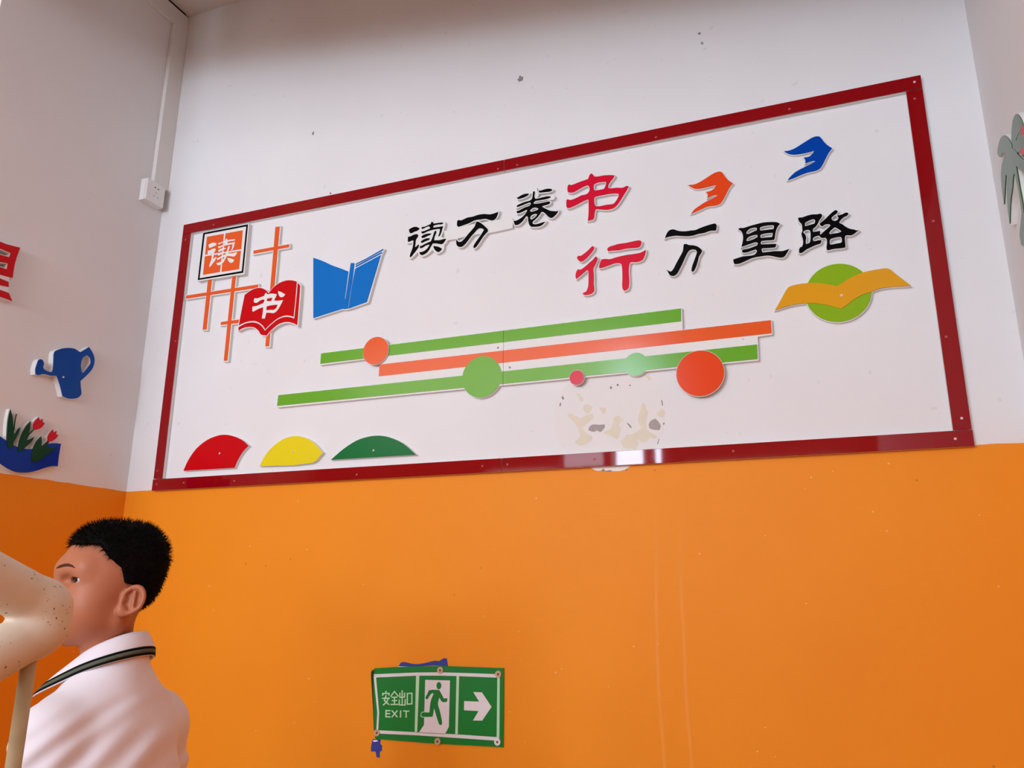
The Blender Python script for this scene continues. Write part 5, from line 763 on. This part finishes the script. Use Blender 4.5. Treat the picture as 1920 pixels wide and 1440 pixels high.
def f_body(P):
    d = sd_ell(P, (0, 0, -.16), (.07, .11, .15))
    d = smin(d, sd_ell(P, (0, 0, -.34), (.07, .1, .14)), .05)
    d = smin(d, sd_cone(P, (0, 0, .02), (0, 0, -.08), .046, .05), .03)
    for s in (1, -1):
        sh, el, wr = arm_pts(s)
        d = smin(d, sd_cone(P, (0, s * .05, -.07), sh, .04, .038), .03)
        d = smin(d, sd_cone(P, sh, el, .037, .029), .02); d = smin(d, sd_cone(P, el, wr, .029, .019), .01)
        fd = (wr - el) / np.linalg.norm(wr - el); sd = np.array((0., 1., 0.)); nn = np.cross(fd, sd)
        pal = wr + fd * .04
        d = smin(d, sd_cone(P, wr, pal + fd * .012, .017, .020), .012)
        for i, (off, ln) in enumerate(((-.021, .046), (-.007, .054), (.007, .05), (.02, .04))):
            b0 = pal + sd * off + fd * .018; b1 = b0 + fd * ln * .5 + nn * .004; b2 = b1 + fd * ln * .42 + nn * .016
            d = smin(d, smin(sd_cone(P, b0, b1, .0072, .0066), sd_cone(P, b1, b2, .0066, .0055), .003), .004)
        t0 = wr + fd * .012 - s * sd * .012; t1 = pal - s * sd * .034 + nn * .01; t2 = t1 + fd * .026 + nn * .008
        d = smin(d, smin(sd_cone(P, t0, t1, .009, .008), sd_cone(P, t1, t2, .008, .006), .004), .006)
        hip = (0, s * .055, -.43); kn = (.01, s * .06, KNEE_Z); an = (-.005, s * .062, ANK_Z)
        d = smin(d, sd_cone(P, hip, kn, .068, .043), .03); d = smin(d, sd_cone(P, kn, an, .043, .027), .02)
    return d
FOOT_T = (FLOOR_Z - TO[2])
KNEE_Z = FOOT_T * .5 - .2; ANK_Z = FOOT_T + .06
M_skin = mat('skin', (182, 112, 80), 0.5, 0.35, 0.05, 25); M_skin.node_tree.nodes['Principled BSDF'].inputs['Subsurface Weight'].default_value = 0.12
M_skin.node_tree.nodes['Principled BSDF'].inputs['Subsurface Radius'].default_value = (0.012, 0.005, 0.003)
Vh, Fh = nets(f_head, (-.09, -.115, -.165), (.155, .115, .16), .0022)
Vb, Fb = nets(f_body, (-.12, -.26, FOOT_T + .03), (.27, .26, .04), .005)
base = Vector((TO[0], TO[1], FLOOR_Z))
bv = np.concatenate([place(Vh, (HF, HO)), place(Vb, (TF, TO))]) - np.array(base); bf = np.concatenate([Fh, Fb + len(Vh)])
boy = meshobj('person', bv, bf, M_skin); boy.location = base
tag(boy, 'boy in white polo shirt seen side-on, short black hair, partly behind the handrail', 'person')
def pchild(name, V, F, m, fr, parent=None, smooth=True):
    o = meshobj(name, place(V, fr) - np.array(base), F, m, None, smooth); o.parent = parent or boy; return o
# hair
M_hair = mat('black_hair', (7, 5, 5), 0.7, 0.08)
hx_ = np.array([-.2, -.075, -.03, -.022, .006, .018, .026, .052, .066, .088, .2]); hz_v = np.array([-.055, -.055, -.05, .022, .026, .032, .055, .075, .094, .094, .09])
def hairline(x): return np.interp(x, hx_, hz_v)
def f_hair(P):
    q = np.abs((P - np.array((.018, 0, .05), np.float32)) / np.array((.094, .0775, .089), np.float32)); k = (q ** 2.8).sum(-1) ** (1 / 2.8)
    e = (k - 1) * .085
    z = P[..., 2]; taper = np.clip((.062 - z) / .1, 0, 1); e = e + taper * np.where(P[..., 0] < 0, .020, .010)
    g = hairline(P[..., 0]) - z
    ear = -sd_ell(P, (.004, 0, .0), (.024, .2, .030))
    return smax(smax(e, g, .006), ear, .004)
Vr, Fr = nets(f_hair, (-.1, -.1, -.07), (.14, .1, .16), .0028)
hair = pchild('hair', Vr, Fr, M_hair, (HH, HO))
me = hair.data; vs = np.array([v.co for v in me.vertices]); ns = np.array([v.normal for v in me.vertices])
hv, hf = [], []
sel = rng.choice(len(vs), 7000)
up_l = np.array(HF[2])
for i in sel:
    lz = Vr[i, 2]
    n_ = ns[i] + rng.normal(0, .35, 3); n_ += -.55 * up_l * (1 if lz < .07 else 0) + HF[0] * (.3 if Vr[i, 0] > .06 else -.1); n_ /= np.linalg.norm(n_)
    t_ = np.cross(n_, rng.normal(0, 1, 3)); t_ /= np.linalg.norm(t_); ln = (.010 if lz > .07 else .006) * rng.uniform(.6, 1.2)
    b_ = len(hv); p_ = vs[i] - n_ * .002; s_ = np.cross(n_, t_)
    hv += [p_ + t_ * .0006, p_ - t_ * .0004 + s_ * .0005, p_ - t_ * .0004 - s_ * .0005, p_ + n_ * (ln + .002)]; hf += [(b_, b_ + 1, b_ + 3), (b_ + 1, b_ + 2, b_ + 3), (b_ + 2, b_, b_ + 3)]
hs = meshobj('hair_strands', hv, hf, M_hair, None, False); hs.parent = hair; hs['kind'] = 'stuff'
# eyes and brows
M_eye = mat('eye_white', (222, 214, 208), 0.15, 0.5); M_iris = mat('dark_iris', (20, 11, 8), 0.1, 0.6)
for e in EYES:
    bm = bmesh.new(); bmesh.ops.create_uvsphere(bm, u_segments=28, v_segments=20, radius=.0128)
    gz = Vector((.93, .36 if e[1] > 0 else .05, -.03)).normalized()
    fi = [i for i, f in enumerate(bm.faces) if f.calc_center_median().normalized().dot(gz) > .86]
    bm.verts.ensure_lookup_table(); vv = [tuple(Vector(e) + v.co) for v in bm.verts]; ff = [[v.index for v in f.verts] for f in bm.faces]; bm.free()
    o = pchild('eye', np.array(vv), ff, M_eye, (HF, HO)); o.data.materials.append(M_iris)
    for i in fi: o.data.polygons[i].material_index = 1
def surf(y, z, lift):
    """the point of the face at (y, z), pushed out by lift"""
    xs = np.linspace(.16, .03, 520, dtype=np.float32); P = np.stack([xs, np.full_like(xs, y), np.full_like(xs, z)], -1)
    v = f_head(P); i = int(np.argmax(v < 0)); return (float(xs[i]) + lift, y, z)
M_brow = mat('brow_hair', (84, 50, 36), 0.8, 0.1)
def strand(name, pts, rad, m):
    bm = bmesh.new(); tube(bm, pts, rad, 8); bm.verts.index_update()
    vv = np.array([tuple(v.co) for v in bm.verts]); ff = [[v.index for v in f.verts] for f in bm.faces]; bm.free()
    return pchild(name, vv, ff, m, (HF, HO))
for s in (1, -1):
    strand('eyebrow', [surf(s * y, z, -.0008) for y, z in ((.010, .0545), (.017, .0570), (.026, .0590), (.036, .0595), (.045, .0575), (.051, .0545))], [.0014, .0028, .0031, .0028, .0020, .0008], M_brow)
    e = np.array(EYES[0 if s > 0 else 1])
    lash = []
    for k in range(7):
        u = -1 + 2 * k / 6; y = s * (.0385 + .0150 * u); z = .0352 + .0046 * math.sqrt(max(0, 1 - u * u)) + .0002
        dy, dz = y - e[1], z - e[2]; lash.append((e[0] + math.sqrt(max(1e-6, .0142 ** 2 - dz * dz - (dy * .0142 / .0174) ** 2)), y, z))
    strand('eyelash', lash, [.0004, .0009, .0011, .0012, .0012, .0010, .0004], M_hair)
# polo shirt
M_shirt = mat('white_cotton', (236, 230, 238), 0.8, 0.2, 0.02, 30, 0.05, 900)
def f_shirt(P):
    d = sd_ell(P, (.004, 0, -.18), (.088, .128, .17))
    d = smin(d, sd_ell(P, (.0, 0, -.37), (.09, .122, .15)), .06)
    d = smin(d, sd_ell(P, (.062, 0, -.125), (.068, .105, .095)), .04)
    d = smin(d, sd_ell(P, (-.035, 0, -.17), (.074, .125, .13)), .06)
    d = smin(d, sd_cone(P, (0.0, 0, .012), (0, 0, -.09), .060, .078), .03)
    for s in (1, -1):
        sh, el, wr = arm_pts(s); fd = (el - sh) / np.linalg.norm(el - sh)
        d = smin(d, sd_cone(P, (-.008, s * .03, -.045), sh, .05, .048), .03)
        slv = sd_cone(P, sh, sh + fd * .15, .05, .056); cut = (P - (sh + fd * .155)) @ fd
        d = smin(d, smax(slv, cut, .004), .025)
    x, y, z = P[..., 0], P[..., 1], P[..., 2]
    amp = np.clip((-z - .03) / .1, 0, 1) * .0060
    w_ = .75 * x + .66 * z + .25 * y
    d = d + amp * (np.sin(88 * w_ + 1.6 * np.sin(14 * y + 8 * z)) * (.55 + .45 * np.sin(19 * y - 11 * z + 1)) + .45 * np.sin(150 * w_ + 3 * np.sin(21 * z + 9 * y)))
    return smax(smax(d, -.47 - z, .006), z - .03 + .25 * x, .004)
Vs, Fs = nets(f_shirt, (-.15, -.27, -.49), (.2, .27, .06), .004)
shirt = pchild('polo_shirt', Vs, Fs, M_shirt, (TF, TO))
# collar: folded band with two dark edge stripes
def collar_pt(th, t, dr=0.0):
    c = math.cos(th); s = math.sin(th); fr_ = max(0, c)
    r0, r1 = .052 + .012 * fr_ ** 2, .067 + .062 * fr_ ** 2
    z0, z1 = .039 - .026 * c - .012 * fr_ ** 2, .000 - .024 * c - .026 * fr_ ** 2
    r = r0 + (r1 - r0) * t ** .85 + dr + .004 * math.sin(t * math.pi)
    return (r * c * (1.0 if c > 0 else .95), r * s, z0 + (z1 - z0) * t)
def band(t0, t1, dr0, dr1, nt=6, n=72):
    ths = [math.radians(a) for a in np.linspace(24, 336, n)]; v, f = [], []
    for k in range(nt + 1):
        t = t0 + (t1 - t0) * k / nt
        for th in ths: v.append(collar_pt(th, t, dr1))
    for k in range(nt + 1):
        t = t0 + (t1 - t0) * k / nt
        for th in ths: v.append(collar_pt(th, t, dr0))
    h = (nt + 1) * n
    for k in range(nt):
        for i in range(n - 1):
            a = k * n + i; f.append((a, a + 1, a + n + 1, a + n)); f.append((h + a, h + a + n, h + a + n + 1, h + a + 1))
    for i in range(n - 1):
        f.append((i, h + i, h + i + 1, i + 1)); a = nt * n + i; f.append((a, a + 1, h + a + 1, h + a))
    for k in range(nt):
        a = k * n; f.append((a, a + n, h + a + n, h + a)); a = k * n + n - 1; f.append((a, h + a, h + a + n, a + n))
    return np.array(v), f
v, f = band(0, 1, 0, .003, 10); col = pchild('collar', v, f, M_shirt, (TF, TO), shirt)
M_stripe = mat('black_knit', (14, 18, 16), 0.85, 0.1); M_olive = mat('grey_green_knit', (96, 100, 86), 0.85, 0.1)
for t0, t1, mm, nm in ((.62, .72, M_stripe, 'black_stripe'), (.72, .87, M_olive, 'grey_stripe'), (.87, .97, M_stripe, 'black_stripe')):
    v, f = band(t0, t1, .003, .0042, 2); pchild(nm, v, f, mm, (TF, TO), shirt)
# shorts and shoes (below the frame)
M_navy = mat('navy_cotton', (30, 36, 62), 0.8, 0.2)
def f_short(P):
    d = sd_ell(P, (0, 0, -.43), (.095, .12, .09))
    for s in (1, -1):
        hip = np.array((0, s * .055, -.44)); kn = np.array((.01, s * .066, KNEE_Z + .05)); d = smin(d, sd_cone(P, hip, kn, .082, .07), .02)
    z = P[..., 2]; return smax(smax(d, KNEE_Z + .06 - z, .004), z + .41, .004)
Vq, Fq = nets(f_short, (-.14, -.18, KNEE_Z), (.14, .18, -.38), .007); pchild('shorts', Vq, Fq, M_navy, (TF, TO))
M_shoe = mat('white_canvas', (220, 218, 214), 0.6, 0.3)
def f_shoe(P, s):
    d = sd_cone(P, (-.03, s * .062, FOOT_T + .035), (.10, s * .068, FOOT_T + .026), .036, .03)
    d = smin(d, sd_cone(P, (-.01, s * .062, FOOT_T + .05), (-.01, s * .062, FOOT_T + .085), .036, .034), .02)
    return smax(d, FOOT_T + .001 - P[..., 2], .003)
for s in (1, -1):
    Vq, Fq = nets(lambda P: f_shoe(P, s), (-.09, s * .065 - .06, FOOT_T - .02), (.15, s * .065 + .06, FOOT_T + .13), .006); pchild('shoe', Vq, Fq, M_shoe, (TF, TO))
